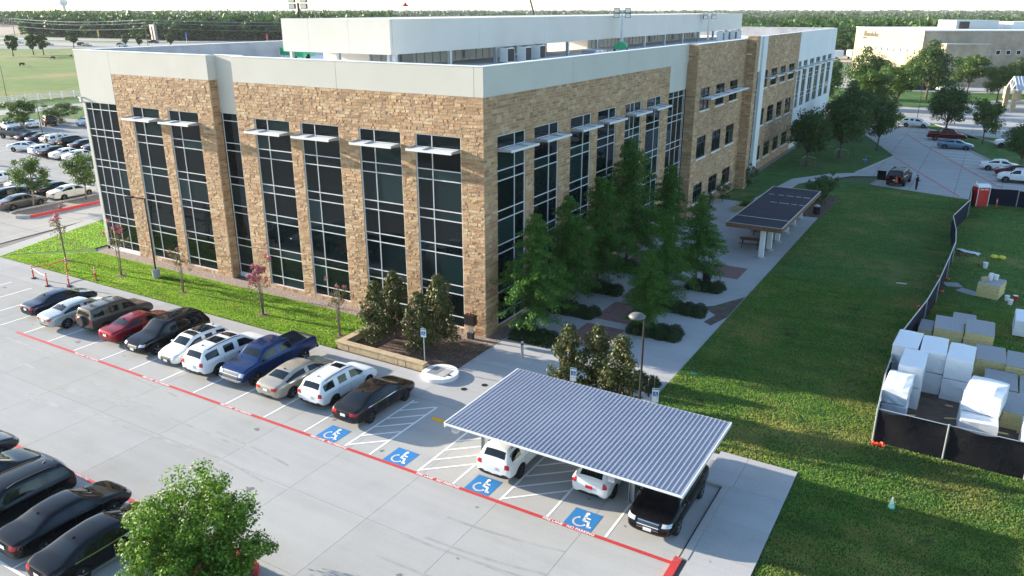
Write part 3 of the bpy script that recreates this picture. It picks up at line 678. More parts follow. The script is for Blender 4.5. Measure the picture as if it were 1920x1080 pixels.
MB().box(-.36,.36,-.18,.18,.95,1.6).build('cabinet', MT['steel_dark'], cb); MB().box(-.34,.34,-.195,-.182,.99,1.56).build('door', MT['steel_dark'], cb)
for k in range(3): MB().tube([(-.14+.14*k,0,0),(-.14+.14*k,0,.95)], .045, 8).build('conduit', MT['galv'], cb)
MB().box(-.2,.2,-.12,.12,0,.42).build('plinth', MT['black'], cb); MB().lathe([(.07,1.6),(.07,1.72),(.03,1.76)], 10).build('beacon', MT['red'], cb)
rd = thing('round_slab', 'round white concrete slab with two grey hatch lids beside the planter', 'slab', (.68,-5.88,0))
MB().lathe([(1.02,0),(1.05,.02),(1.05,.22),(1.02,.25)], 40).build('disc', MT['eifs_white'], rd)
MB().box(-.62,.02,-.5,.5,.252,.272).build('hatch', MT['galv'], rd); MB().box(.04,.55,-.5,.5,.252,.27).build('hatch', MT['kerb'], rd); MB().box(.58,.78,-.2,-.08,.252,.29).build('hinge', MT['steel_dark'], rd)
bo = thing('bollard', 'pale steel bollard standing alone on the corner plaza', 'bollard', (3.39,-1.36,.01))
MB().lathe([(.085,0),(.085,.98),(.06,1.03)], 14).build('post', MT['galv'], bo, smooth=False); MB().lathe([(.09,.82),(.09,.9)], 14).build('band', MT['steel_dark'], bo)
# ================================================================ VEHICLES
PAINT = {}
def paint(name, c, rough=.28, metal=.35):
    if name not in PAINT: PAINT[name] = base_mat('paint_'+name, c, rough, metal, **{'Coat Weight': .7, 'Coat Roughness': .02, 'Specular IOR Level': .0})
    return PAINT[name]
PC = dict(black=(.006,.006,.007), navy=(.012,.020,.040), silver=(.42,.43,.42), brown_grey=(.105,.095,.080), red=(.25,.010,.016), white=(.68,.69,.69), blue=(.010,.032,.11),
          champagne=(.40,.36,.29), grey=(.11,.11,.105), charcoal=(.035,.036,.04), steel_blue=(.13,.21,.31), dark_red=(.10,.008,.010), pearl=(.66,.66,.62), dark_brown=(.022,.018,.016))
def P(c): return paint(c, PC[c], .3 if c in ('white','pearl') else .25, .0 if c in ('white','pearl','black') else .4)

def lerp(a, b, t): return a + (b-a)*t
def car_parts(spec):
    """loft a closed cage, smooth it, cut the wheel arches, split it by material -> {part: mesh}; returns dict and a BVH of the whole"""
    st = spec['st']; mb = MB(); nr = 16
    for (y, zb, zs, zt, ws, wt, gh) in st:
        h = zt - zs
        A=(0,zb); B=(ws*.80,zb); C=(ws*.965,zb+.13); D=(ws+.012,zb+.52*(zs-zb)); E=(ws,zs)
        if gh:
            E2=(ws-.055,zs+.04); F1=(wt+.045,zt-.10); F2=(wt-.05,zt-.028)
        else:
            E2=(lerp(ws,wt,.35),zs+h*.45); F1=(lerp(ws,wt,.75),zs+h*.80); F2=(wt-.06,zt-h*.10-.006)
        G=(0,zt)
        half=[B,C,D,E,E2,F1,F2]
        ring=[A]+half+[G]+[(-x,z) for x,z in reversed(half)]
        for x, z in ring: mb.v.append((x, y, z))
    n = len(st)
    for i in range(n-1):
        a, b = st[i], st[i+1]
        for k in range(nr):
            k2 = (k+1) % nr; mb.f.append((i*nr+k, i*nr+k2, (i+1)*nr+k2, (i+1)*nr+k))
            kk = k if k < 8 else 15-k           # 0 A-B,1 B-C,2 C-D,3 D-E,4 E-E2,5 E2-F1,6 F1-F2,7 F2-G
            m = 0
            if kk == 0: m = 2
            if kk == 1 and spec.get('clad'): m = 2
            if kk == 5 and i in spec['side']: m = 1
            if kk == 7 and i in spec['ws']: m = 3
            if kk == 7 and i in spec['rw']: m = 4
            mb.m.append(m)
    mb.f.append(tuple(range(nr-1,-1,-1))); mb.m.append(0); mb.f.append(tuple((n-1)*nr+k for k in range(nr))); mb.m.append(0)
    dm = [bpy.data.materials.get('car_tmp%d' % i) or bpy.data.materials.new('car_tmp%d' % i) for i in range(6)]
    o = mb.build('tmp', dm); 
    cr = o.data.attributes.new('crease_edge', 'FLOAT', 'EDGE')
    for e in o.data.edges:
        a, b = e.vertices
        if a//nr == b//nr:
            continue
        k = a % nr
        if k in (4, 12): cr.data[e.index].value = .35     # shoulder line
    s = o.modifiers.new('s', 'SUBSURF'); s.levels = 2; s.render_levels = 2
    cuts = []
    wr = spec['wr']; 
    for wy in spec['wy']:
        c = MB(); c.lathe([(wr*1.17,-1.3),(wr*1.17,-(spec['wt']-.28))], 26, (0,wy,wr*.98), 5, 'x'); c.lathe([(wr*1.17,spec['wt']-.28),(wr*1.17,1.3)], 26, (0,wy,wr*.98), 5, 'x')
        cuts.append(c)
    if spec.get('bed'):
        c = MB(); y0,y1,w,z0 = spec['bed']; c.box(-w,w,y0,y1,z0,2.6,2); cuts.append(c)
    tmp = []
    for c in cuts:
        t = c.build('cut', dm); tmp.append(t); m = o.modifiers.new('b', 'BOOLEAN'); m.operation = 'DIFFERENCE'; m.object = t; m.solver = 'EXACT'
        if hasattr(m, 'material_mode'): m.material_mode = 'INDEX'
    dg = bpy.context.evaluated_depsgraph_get(); me = bpy.data.meshes.new_from_object(o.evaluated_get(dg))
    for t in tmp+[o]: bpy.data.objects.remove(t)
    bm = bmesh.new(); bm.from_mesh(me); bvh = BVHTree.FromBMesh(bm)
    parts = {}
    for idx, nm in ((0,'body'),(1,'side_window'),(2,'trim'),(3,'windscreen'),(4,'rear_window'),(5,'wheel_well')):
        b2 = bm.copy(); bmesh.ops.delete(b2, geom=[f for f in b2.faces if f.material_index != idx], context='FACES')
        if len(b2.faces):
            for f in b2.faces: f.material_index = 0; f.smooth = True
            if idx in (1, 5):
                todo = set(b2.faces); k = 0
                while todo:
                    st_ = [todo.pop()]; isl_ = set(st_)
                    while st_:
                        for e in st_.pop().edges:
                            for g_ in e.link_faces:
                                if g_ in todo: todo.remove(g_); isl_.add(g_); st_.append(g_)
                    b3 = bmesh.new(); vm = {}
                    for f in isl_:
                        for v in f.verts:
                            if v not in vm: vm[v] = b3.verts.new(v.co)
                        q = b3.faces.new([vm[v] for v in f.verts]); q.smooth = True
                    mm = bpy.data.meshes.new(nm); b3.to_mesh(mm); b3.free(); parts[nm+str(k)] = mm; k += 1
            else: mm = bpy.data.meshes.new(nm); b2.to_mesh(mm); parts[nm] = mm
        b2.free()
    bm.free(); return parts, bvh
def patch(bvh, axis, sgn, a0, a1, b0, b1, na=5, nb=4, off=.012, skew=0, mat=None, taper=0):
    """a sheet laid on the body: rays along an axis; a,b are the two other coordinates (x,z for y-rays; y,z for x-rays; x,y for z-rays)"""
    mb = MB(); G = {}
    for i in range(na+1):
        for j in range(nb+1):
            tb = j/nb; ta = i/na; a = lerp(a0, a1, ta); b = lerp(b0, b1, tb) + skew*ta; b = lerp(b, (b0+b1)/2 + skew*ta, taper*ta)
            if axis == 'y': org, d = Vector((a, 4*sgn, b)), Vector((0,-sgn,0))
            elif axis == 'x': org, d = Vector((2.5*sgn, a, b)), Vector((-sgn,0,0))
            else: org, d = Vector((a, b, 4)), Vector((0,0,-1))
            h = bvh.ray_cast(org, d)
            if h[0] is not None: G[i,j] = len(mb.v); mb.v.append(tuple(h[0] - d*off))
    for i in range(na):
        for j in range(nb):
            q = [(i,j),(i+1,j),(i+1,j+1),(i,j+1)]
            if all(k in G for k in q):
                c = [Vector(mb.v[G[k]]) for k in q]
                if max((c[k]-c[(k+1)%4]).length for k in range(4)) < .45: mb.f.append(tuple(G[k] for k in q)); mb.m.append(0)
    if not mb.f: return None
    me = mb.mesh('patch', mat, smooth=True); return me
WH = {}
def wheel_meshes(r, w, dark=False):
    k = (r, w, dark)
    if k not in WH:
        t = MB().lathe([(r*.62,-w/2),(r*.9,-w/2),(r,-w*.36),(r,w*.36),(r*.9,w/2),(r*.62,w/2)], 22, axis='x').mesh('tyre', MT['rubber'], smooth=True)
        m = MB(); m.lathe([(r*.66,-w*.3),(r*.66,w*.44),(r*.60,w*.47),(r*.58,w*.36)], 20, axis='x')
        for a in range(5):
            c, s = math.cos(a*2*math.pi/5), math.sin(a*2*math.pi/5); m.bar((w*.44,c*r*.08,s*r*.08),(w*.46,c*r*.6,s*r*.6), r*.17, w*.1)
        m.lathe([(r*.14,w*.36),(r*.14,w*.50)], 10, axis='x')
        WH[k] = (t, m.mesh('rim', MT['alloy_dark' if dark else 'alloy']), MB().lathe([(r*.6,w*.26),(r*.6,w*.30)], 18, axis='x').mesh('brake', MT['black']))
    return WH[k]
KIND = {}
def make_kind(key, spec):
    parts, bvh = car_parts(spec); L = spec['st']; ext = []      # list of (name, mesh, matkey or None for paint, parent part)
    for nm, me in parts.items():
        nm = nm.rstrip('0123456789')
        ext.append((nm, me, {'body': None, 'side_window': 'car_glass', 'windscreen': 'car_glass', 'rear_window': 'car_glass', 'trim': 'black', 'wheel_well': 'black'}[nm]))
    def add(nm, me, mk):
        if me is not None: ext.append((nm, me, mk))
    H = spec['lamps']
    for s in (-1, 1):
        x0, x1, z0, z1 = H['head']; add('headlight', patch(bvh, 'y', 1, s*x0, s*x1, z0, z1, 6, 4, .012, H.get('hs', .03)), 'head')
        x0, x1, z0, z1 = H['tail']; add('tail_light', patch(bvh, 'y', -1, s*x0, s*x1, z0, z1, 5, 4, .012, H.get('ts', .02)), 'tail')
        y0, y1, z0, z1 = H['mirror']; m = MB(); m.lathe([(.03,-.07),(.10,-.05),(.11,.03),(.06,.08)], 10); 
        for i, v in enumerate(m.v): m.v[i] = (s*(z1+.06)+v[2]*s*.9, y0+v[1]*.7, z0+v[0]*.62)
        m.bar((s*(z1-.1),y0,z0-.05),(s*(z1+.02),y0,z0-.02),.05); add('mirror', m.mesh('mirror', MT['black'], smooth=True), None)
        for dy in spec['doors']:
            add('door_seam', patch(bvh, 'x', s, dy-.007, dy+.007, spec['sill'], spec['belt'], 1, 8, .004), 'black')
        for dy in spec['handles']: add('door_handle', patch(bvh, 'x', s, dy-.09, dy+.09, spec['belt']-.13, spec['belt']-.10, 2, 1, .022), spec.get('handle_mat', None))
        add('sill_trim', patch(bvh, 'x', s, spec['wy'][1]+.42*1, spec['wy'][0]-.42, spec['sill']-.03, spec['sill']+.05, 8, 1, .006), 'black')
        if spec.get('rails'):
            y0, y1 = spec['rails']; q = [bvh.ray_cast(Vector((s*spec['rx'], lerp(y0,y1,t/6), 4)), Vector((0,0,-1)))[0] for t in range(7)]
            q = [v + Vector((0,0,.05 if 0 < i < 6 else .0)) for i, v in enumerate(q) if v]; add('roof_rail', MB().tube(q, .022, 6).mesh('roof_rail', MT['black']), spec.get('rail_mat','black'))
        if spec.get('bright'):
            add('window_trim', patch(bvh, 'x', s, spec['bright'][0], spec['bright'][1], spec['belt']+.005, spec['belt']+.035, 10, 1, .006), 'chrome')
    gx, z0, z1 = H['grille']; add('grille', patch(bvh, 'y', 1, -gx, gx, z0, z1, 8, 4, .010), 'black')
    if H.get('gbar'):
        for z in H['gbar']: add('grille_bar', patch(bvh, 'y', 1, -gx-.02, gx+.02, z-.016, z+.016, 8, 1, .022), 'chrome')
    add('air_intake', patch(bvh, 'y', 1, -gx*1.1, gx*1.1, spec['lo'], spec['lo']+.12, 8, 2, .010), 'black')
    add('rear_valance', patch(bvh, 'y', -1, -.62, .62, spec['lo']-.02, spec['lo']+.09, 8, 2, .010), 'black')
    for sg, zp in ((1, spec['plate'][0]), (-1, spec['plate'][1])): add('number_plate', patch(bvh, 'y', sg, -.16, .16, zp-.075, zp+.075, 2, 2, .026), 'plate')
    if spec.get('sunroof'):
        for (x0,x1,y0,y1) in spec['sunroof']: add('sunroof', patch(bvh, 'z', 1, x0, x1, y0, y1, 5, 5, .006), 'car_glass')
    if spec.get('fin'): 
        h = bvh.ray_cast(Vector((0, spec['fin'], 4)), Vector((0,0,-1)))[0]; f = MB().ext([(-.09,0),(.07,0),(-.08,.07)], 'x', -.015, .015); 
        for i, v in enumerate(f.v): f.v[i] = (v[0], v[1]+h.y, v[2]+h.z-.005)
        add('antenna_fin', f.mesh('antenna_fin', MT['black']), 'black')
    for nm, me, mk in spec.get('extra', lambda b: [])(bvh): add(nm, me, mk)
    KIND[key] = (ext, spec)
def car(key, name, label, cat, x, y, rz, colr, group=None, scale=1, dark_rim=False, z=0.0, skip=(), plate=None):
    ext, spec = KIND[key]; t = thing(name, label, cat, (x,y,z), rz, group); t.scale = (scale,)*3 if isinstance(scale, (int,float)) else scale
    pm = P(colr)
    for nm, me, mk in ext:
        if nm in skip: continue
        if not me.materials: me.materials.append(MT['black'])
        if nm == 'number_plate' and plate: npl = globals().setdefault('_np', {}); npl[id(t)] = npl.get(id(t), 0) + 1; mk = plate if npl[id(t)] == 2 else mk
        o = put(nm, me, t); o.material_slots[0].link = 'OBJECT'; o.material_slots[0].material = pm if mk is None else MT[mk]
    ty, rm, br = wheel_meshes(spec['wr'], spec['ww'], dark_rim)
    for wy in spec['wy']:
        for s in (-1, 1):
            w = put('wheel', ty, t, (s*(spec['wt']-.02), wy, spec['wr']), 0 if s > 0 else math.pi); put('rim', rm, w); put('brake_disc', br, w)
    return t

# stations: y, z bottom, z shoulder, z top, half width at shoulder, half width at top, greenhouse?
SEDAN = dict(st=[(-2.42,.42,.66,.80,.66,.52,0),(-2.36,.30,.80,.99,.78,.62,0),(-2.05,.24,.90,1.07,.86,.72,0),(-1.62,.21,.93,1.10,.895,.76,0),(-1.50,.20,.94,1.13,.90,.74,1),(-.92,.19,.955,1.37,.91,.62,1),(-.80,.19,.955,1.41,.91,.61,1),(-.16,.18,.95,1.455,.915,.62,1),(-.08,.18,.95,1.455,.915,.62,1),(.42,.18,.93,1.43,.915,.62,1),(.52,.18,.93,1.40,.915,.625,1),(1.14,.18,.905,1.07,.91,.70,1),(1.26,.18,.90,1.00,.905,.72,0),(1.75,.19,.84,.93,.89,.72,0),(2.20,.22,.72,.81,.82,.66,0),(2.37,.28,.60,.68,.72,.58,0),(2.44,.36,.54,.60,.60,.46,0)],
    side=[4,5,6,8,9,10], ws=[10], rw=[4], wr=.335, ww=.22, wt=.80, wy=(1.42,-1.38), doors=(-1.02,-.12,1.02), handles=(-.75,.12), sill=.30, belt=.93, lo=.27, plate=(.45,.74),
    lamps=dict(head=(.50,.80,.62,.74), tail=(.42,.80,.74,.90), mirror=(.78,0,1.0,.90), grille=(.34,.50,.66), gbar=(.66,)), fin=-.95)
FAST = dict(SEDAN, st=[(-2.46,.42,.68,.82,.68,.52,0),(-2.40,.30,.82,1.00,.80,.62,0),(-2.12,.24,.90,1.075,.87,.72,0),(-1.92,.21,.93,1.10,.895,.76,0),(-1.80,.20,.94,1.13,.90,.73,1),(-1.02,.19,.955,1.37,.92,.62,1),(-.90,.19,.955,1.40,.92,.61,1),(-.16,.18,.95,1.455,.925,.62,1),(-.08,.18,.95,1.455,.925,.62,1),(.45,.18,.93,1.42,.925,.62,1),(.56,.18,.93,1.38,.925,.625,1),(1.22,.18,.905,1.05,.92,.70,1),(1.34,.18,.90,.99,.91,.72,0),(1.80,.19,.84,.92,.89,.72,0),(2.22,.22,.72,.80,.82,.66,0),(2.40,.28,.60,.67,.72,.58,0),(2.47,.36,.54,.60,.60,.46,0)],
    bright=(-1.55,1.0))
SUV = dict(st=[(-2.32,.46,.75,.92,.74,.58,0),(-2.27,.34,.96,1.12,.86,.66,0),(-2.20,.28,1.02,1.22,.88,.70,1),(-1.96,.25,1.03,1.60,.90,.62,1),(-1.86,.25,1.03,1.655,.905,.62,1),(-1.12,.23,1.03,1.71,.915,.64,1),(-1.02,.23,1.03,1.715,.915,.64,1),(-.14,.22,1.02,1.73,.92,.65,1),(-.05,.22,1.02,1.73,.92,.65,1),(.46,.22,1.0,1.69,.92,.65,1),(.56,.22,1.0,1.655,.92,.655,1),(1.12,.22,.985,1.19,.915,.72,1),(1.24,.23,.97,1.10,.91,.74,0),(1.74,.24,.93,1.04,.90,.75,0),(2.12,.26,.83,.95,.86,.70,0),(2.28,.30,.66,.78,.78,.64,0),(2.35,.40,.60,.68,.66,.52,0)],
    side=[3,4,6,8,9,10], ws=[10], rw=[2], wr=.365, ww=.24, wt=.815, wy=(1.40,-1.34), doors=(-1.0,-.1,.98), handles=(-.72,.15), sill=.37, belt=1.01, lo=.34, plate=(.55,.80), clad=True,
    lamps=dict(head=(.52,.84,.74,.86), tail=(.60,.88,.84,1.06), mirror=(.82,0,1.12,.92), grille=(.38,.56,.78), gbar=(.77,.67)), rails=(-1.7,.35), rx=.60, fin=-1.5)
SUV['lamps'] = dict(SUV['lamps']); SUV['lamps']['mirror'] = (.82, 0, 1.12, .92)
SEDAN['lamps']['mirror'] = (.80, 0, 1.02, .92)
HATCH = dict(SUV, st=[(-2.02,.42,.70,.86,.70,.55,0),(-1.97,.30,.90,1.04,.81,.62,0),(-1.90,.24,.95,1.12,.83,.66,1),(-1.60,.21,.96,1.38,.85,.58,1),(-1.50,.21,.96,1.425,.855,.58,1),(-.92,.20,.95,1.475,.86,.60,1),(-.82,.20,.95,1.48,.86,.60,1),(-.10,.20,.93,1.50,.865,.61,1),(-.02,.20,.93,1.50,.865,.61,1),(.42,.20,.91,1.46,.865,.61,1),(.52,.20,.91,1.43,.865,.615,1),(1.12,.20,.88,1.05,.86,.68,1),(1.22,.20,.87,.98,.855,.69,0),(1.55,.21,.82,.92,.84,.70,0),(1.88,.24,.70,.80,.79,.64,0),(1.99,.30,.58,.66,.70,.56,0),(2.05,.38,.52,.58,.58,.44,0)],
    wr=.32, ww=.21, wt=.755, wy=(1.30,-1.22), sill=.31, belt=.92, lo=.29, plate=(.45,.72), clad=False, rails=None, lamps=dict(head=(.46,.76,.64,.76), tail=(.60,.80,.78,1.02), mirror=(.80,0,1.0,.86), grille=(.30,.40,.52), gbar=None), fin=-1.35)
BOX = dict(SUV, st=[(-2.22,.50,.84,1.0,.80,.66,0),(-2.19,.40,1.06,1.20,.87,.72,0),(-2.15,.36,1.10,1.28,.88,.76,1),(-2.05,.34,1.10,1.70,.885,.68,1),(-1.97,.34,1.10,1.74,.885,.68,1),(-1.15,.32,1.10,1.775,.89,.69,1),(-1.02,.32,1.10,1.78,.89,.69,1),(-.16,.32,1.09,1.785,.89,.69,1),(-.02,.32,1.09,1.785,.89,.69,1),(.52,.32,1.07,1.74,.89,.69,1),(.62,.32,1.07,1.70,.89,.69,1),(1.00,.32,1.06,1.26,.885,.74,1),(1.10,.32,1.06,1.19,.88,.77,0),(1.60,.33,1.03,1.14,.88,.78,0),(2.02,.36,.95,1.07,.87,.76,0),(2.17,.40,.76,.86,.82,.70,0),(2.22,.46,.68,.76,.74,.6,0)],
    side=[3,4,6,8,9,10], wr=.375, wy=(1.36,-1.28), sill=.46, belt=1.08, plate=(.62,.72), lo=.44)
def spare(b):
    m = MB().lathe([(.2,-.13),(.34,-.13),(.36,-.05),(.36,.09),(.3,.13)], 20, axis='x'); m.xf(Matrix.Translation((0,-2.33,.98)) @ Matrix.Rotation(-math.pi/2, 4, 'Z')); r1_ = MB().box(-.55,.55,-1.5,-1.44,1.80,1.84); r2_ = MB().box(-.55,.55,-.5,-.44,1.80,1.84)
    return [('spare_wheel', m.mesh('spare_wheel', MT['black'], smooth=False), 'black'), ('rack_bar', r1_.mesh('rack_bar', MT['black']), 'black'), ('rack_bar', r2_.mesh('rack_bar', MT['black']), 'black')]
BOX['extra'] = spare
PICK = dict(SUV, st=[(-2.88,.50,.86,1.04,.80,.70,0),(-2.84,.46,1.14,1.28,.93,.84,0),(-2.70,.44,1.20,1.34,.96,.88,0),(-1.30,.42,1.20,1.35,.97,.89,0),(-1.02,.40,1.20,1.36,.97,.86,0),(-.96,.40,1.20,1.55,.97,.76,1),(-.86,.40,1.20,1.80,.97,.70,1),(-.74,.40,1.20,1.86,.97,.70,1),(.10,.40,1.19,1.90,.975,.71,1),(.20,.40,1.19,1.90,.975,.71,1),(.86,.40,1.17,1.86,.975,.71,1),(.96,.40,1.17,1.81,.975,.72,1),(1.46,.40,1.16,1.40,.97,.80,1),(1.58,.40,1.15,1.30,.965,.83,0),(2.20,.42,1.11,1.24,.96,.84,0),(2.66,.44,1.00,1.14,.94,.82,0),(2.84,.46,.74,.86,.90,.80,0),(2.90,.54,.66,.74,.82,.72,0)],
    side=[6,7,9,10,11], ws=[11], rw=[5], wr=.40, ww=.27, wt=.86, wy=(1.86,-1.74), doors=(-.86,.15,1.35), handles=(-.4,.5), sill=.54, belt=1.17, lo=.50, plate=(.60,.72), clad=False, rails=None, fin=None,
    lamps=dict(head=(.60,.90,.84,1.02), tail=(.78,.93,.86,1.16), mirror=(1.18,0,1.32,1.0), grille=(.56,.70,1.04), gbar=(1.02,.86,.70), hs=0), bed=(-2.70,-1.06,.80,.80))
PICK['extra'] = lambda b: [('bumper', patch(b, 'y', 1, -.86, .86, .54, .70, 10, 2, .04), 'chrome'), ('bumper', MB().box(-.88,.88,-2.98,-2.86,.52,.66).mesh('bumper', MT['black']), 'black')]
for k, s in (('sedan',SEDAN),('fast',FAST),('suv',SUV),('hatch',HATCH),('box',BOX),('pick',PICK)): make_kind(k, s)
SUVR = dict(SUV, sunroof=[(-.42,.42,-.15,.32),(-.42,.42,-1.05,-.4)], rail_mat='black'); make_kind('suv_roof', SUVR)
SUVC = dict(SUV, sunroof=[(-.36,.36,-.25,.28)], lamps=dict(SUV['lamps'], gbar=(.66,))); make_kind('suv_one', SUVC)
SUVI = dict(SUV, rails=None, clad=False, lamps=dict(SUV['lamps'], grille=(.40,.56,.82), gbar=(.815,.69,.57))); make_kind('suv_inf', SUVI)
VEL = dict(HATCH, sunroof=[(-.5,.5,-1.2,.38)], lamps=dict(HATCH['lamps'], grille=(.42,.38,.66), head=(.50,.78,.66,.80))); make_kind('hatch_roof', VEL)
UP, DN = 0.0, math.pi          # nose to the building / nose to the drive
G1 = 'cars parked in the row facing the building'
ROW = [('sedan','parked_car','dark navy sedan, leftmost car of the row facing the building','car',-28.0,-10.55,UP,'navy',.97,0),
 ('sedan','parked_car','silver sedan parked between a navy sedan and a brown SUV','car',-25.0,-11.05,UP,'silver',1.0,0),
 ('box','parked_car','brown grey boxy SUV with a spare wheel on its tail','car',-22.1,-10.3,UP,'brown_grey',1.0,0),
 ('sedan','parked_car','dark red sedan in the row facing the building','car',-19.35,-10.55,UP,'red',.98,0),
 ('suv_one','parked_car','black SUV parked nose out beside the red sedan','car',-16.4,-10.65,DN,'black',(1.04,1.07,1.03),0),
 ('hatch_roof','parked_car','small white hatchback with black roof parked nose out','car',-13.55,-10.95,DN,'white',1.02,0),
 ('suv_roof','parked_car','white SUV with two dark sunroof panels beside the blue pickup','car',-10.95,-10.65,UP,'white',(1.06,1.12,1.03),0),
 ('pick','parked_pickup','blue pickup truck parked nose out with an open bed','pickup',-8.15,-10.15,DN,'blue',1.0,0),
 ('fast','parked_car','champagne gold sedan parked right of the blue pickup','car',-5.35,-10.7,UP,'champagne',.98,0),
 ('suv_one','parked_car','white compact SUV with black sunroof left of the black sedan','car',-2.75,-10.35,UP,'white',(1.0,.96,.96),1),
 ('fast','parked_car','glossy black brown sedan beside the first hatched bay, rightmost in the open row','car',.0,-10.65,UP,'dark_brown',1.0,1)]
for k, nm, lb, ct, x, y, rz, c, sc, dk in ROW: car(k, nm, lb, ct, x, y, rz, c, G1, sc, bool(dk))
G2 = 'cars parked under the carport'
car('suv','parked_car','white SUV under the left half of the carport, tail showing','car',8.85,-11.15,UP,'white',G2,.98,True)
car('hatch','parked_car','small white hatchback under the middle of the carport with a red number plate','car',13.05,-10.55,UP,'white',G2,1.0,True, plate='tail')
car('suv_inf','parked_car','black SUV parked nose out at the right end of the carport','car',16.1,-11.3,DN,'black',G2,(1.05,1.05,1.0))
G3 = 'black cars in the near left row'
NEAR = [('sedan','dark car whose nose touches the left picture edge in the near left row',-12.3,-24.75,UP,'charcoal',1),('sedan','black car second from the top of the near left row',-9.6,-25.05,UP,'black',1),
 ('suv','black SUV with bright red tail lights in the near left row',-6.75,-25.3,DN,'black',.98),('sedan','black sedan in the middle of the near left row',-3.95,-24.75,UP,'black',1.0),('fast','black sedan partly hidden by the bright green tree',-1.3,-24.95,UP,'black',1.0)]
for k, lb, x, y, rz, c, sc in NEAR: car(k, 'parked_car', lb, 'car', x, y, rz, c, G3, sc)
G4 = 'cars in the left car park'
A = math.pi/2
LEFT = [('sedan','dark grey sedan behind the gravel island in the left car park',-60.2,4.7,UP,'grey'),('sedan','cream white sedan behind the gravel island, nearest the building',-60.2,10.1,UP,'pearl'),
 ('sedan','black sedan directly left of the cream white sedan',-63.0,10.2,UP,'black'),('sedan','dark blue sedan, second left of the cream white sedan',-65.9,10.2,UP,'navy'),('sedan','white sedan hidden behind the left island tree, red tail lamp showing',-68.7,10.2,UP,'white'),
 ('suv','dark SUV left of the dark grey sedan',-63.2,4.6,DN,'charcoal'),('sedan','white sedan at the left picture edge above the island tree',-74.3,10.2,UP,'white'),('sedan','blue grey sedan at the left edge, in front of the white one',-66.2,4.6,DN,'steel_blue'),
 ('sedan','white sedan at the left end of the second row',-94.6,24.4,R(-62),'white'),('hatch','white hatchback in the second row, left of a black sedan',-89.6,24.2,UP,'white'),('sedan','black sedan in the second row between two white cars',-86.8,24.2,UP,'black'),
 ('sedan','pale silver sedan in the second row of the left car park',-83.9,24.2,UP,'pearl'),('sedan','white sedan in the second row, behind the leaning island tree',-80.9,24.2,UP,'white'),('hatch','white hatchback half hidden by the tree and the glass corner',-74.8,23.8,R(-80),'white'),
 ('sedan','dark blue sedan at the left end of the third row',-103.4,30.3,UP,'navy'),('sedan','dark sedan beside the lamp post in the third row',-100.5,30.3,UP,'charcoal'),('hatch','grey hatchback behind the white van in the third row',-97.9,30.6,UP,'silver'),('box','white van in the third row of the left car park',-95.6,30.3,UP,'white'),
 ('suv','black SUV in the middle of the third row',-92.4,30.3,UP,'black'),('sedan','black sedan right of the black SUV in the third row',-89.0,30.0,UP,'charcoal'),('sedan','dark sedan touching the glass corner in the third row',-85.6,30.0,UP,'navy'),('pick','grey pickup at the left edge of the third row',-108.2,30.5,R(-70),'grey'),
 ('sedan','white sedan facing right at the far left of the car park',-119.0,35.2,R(-95),'white'),('sedan','white sedan with red tail lamps behind the bright lot tree',-118.6,38.4,R(80),'pearl'),('box','black boxy SUV beside the far lamp post',-118.2,41.6,R(70),'black'),
 ('sedan','white sedan with black grille parked nose out in the far row',-113.0,45.6,R(195),'white'),('sedan','dark red sedan in the far row beside a white one',-109.9,45.4,R(190),'red'),('sedan','white sedan in the far row touching the glass corner',-106.9,44.9,R(190),'white')]
for k, lb, x, y, rz, c in LEFT: car(k, 'parked_car', lb, 'car', x, y, rz, c, G4, 1, False)
G5 = 'cars beside the right drive'
RIGHT = [('hatch','white hatchback parked far up the right drive','car',14.2,117.6,R(-98),'white',1.1),('pick','dark red pickup under the round tree beside the drive','pickup',19.8,103.6,R(-83),'dark_red',.95),('sedan','steel blue sedan beside the red island kerb','car',21.4,95.3,R(-88),'steel_blue',1),
 ('sedan','white sedan parked at the right drive below the lawn strip','car',27.3,79.6,R(-88),'white',1),('sedan','dark red sedan squeezed between two white cars','car',29.1,75.6,R(-88),'dark_red',1),('suv','white SUV parked nose to the drive near the portable toilet','car',29.3,72.0,R(90),'white',1.02),
 ('box','white off-road car with black tyres beyond the lawn strip','car',28.6,100.4,R(95),'white',1.05),('sedan','white sedan below the far building','car',14.6,191.5,R(-40),'white',1)]
for k, lb, ct, x, y, rz, c, sc in RIGHT: car(k, 'parked_pickup' if ct == 'pickup' else 'parked_car', lb, ct, x, y, rz, c, G5, sc, k == 'box')
bt = car('box','parked_car','black SUV with its rear door swung open on the right drive','car',17.0,64.4,R(-6),'black',None,(1.1,1.15,1.08), skip=('spare_wheel',))
MB().box(-1.72,-.86,-2.42,-2.30,.62,1.62).build('open_door', P('black'), bt)
G6 = 'cars on the highway'
HW = [('sedan',-480,236,'white','white car, leftmost on the highway'),('sedan',-441,231,'white','white car right of the second roadside tree on the highway'),('suv',-419,237,'charcoal','dark SUV on the highway behind the small verge trees'),('sedan',-408,233,'silver','silver car in front of the dark SUV on the highway'),('suv',-501,280,'black','dark car in the far lane of the highway'),('suv',-392,243,'navy','dark blue SUV just above the roof corner on the highway'),('sedan',-385,239,'white','white car just above the roof corner on the highway'),('pick',-411,277,'black','dark pickup by the stone gate across the highway')]
for k, x, y, c, lb in HW: car(k, 'highway_car', lb, 'car', x, y, R(-72), c, G6, 1.15)
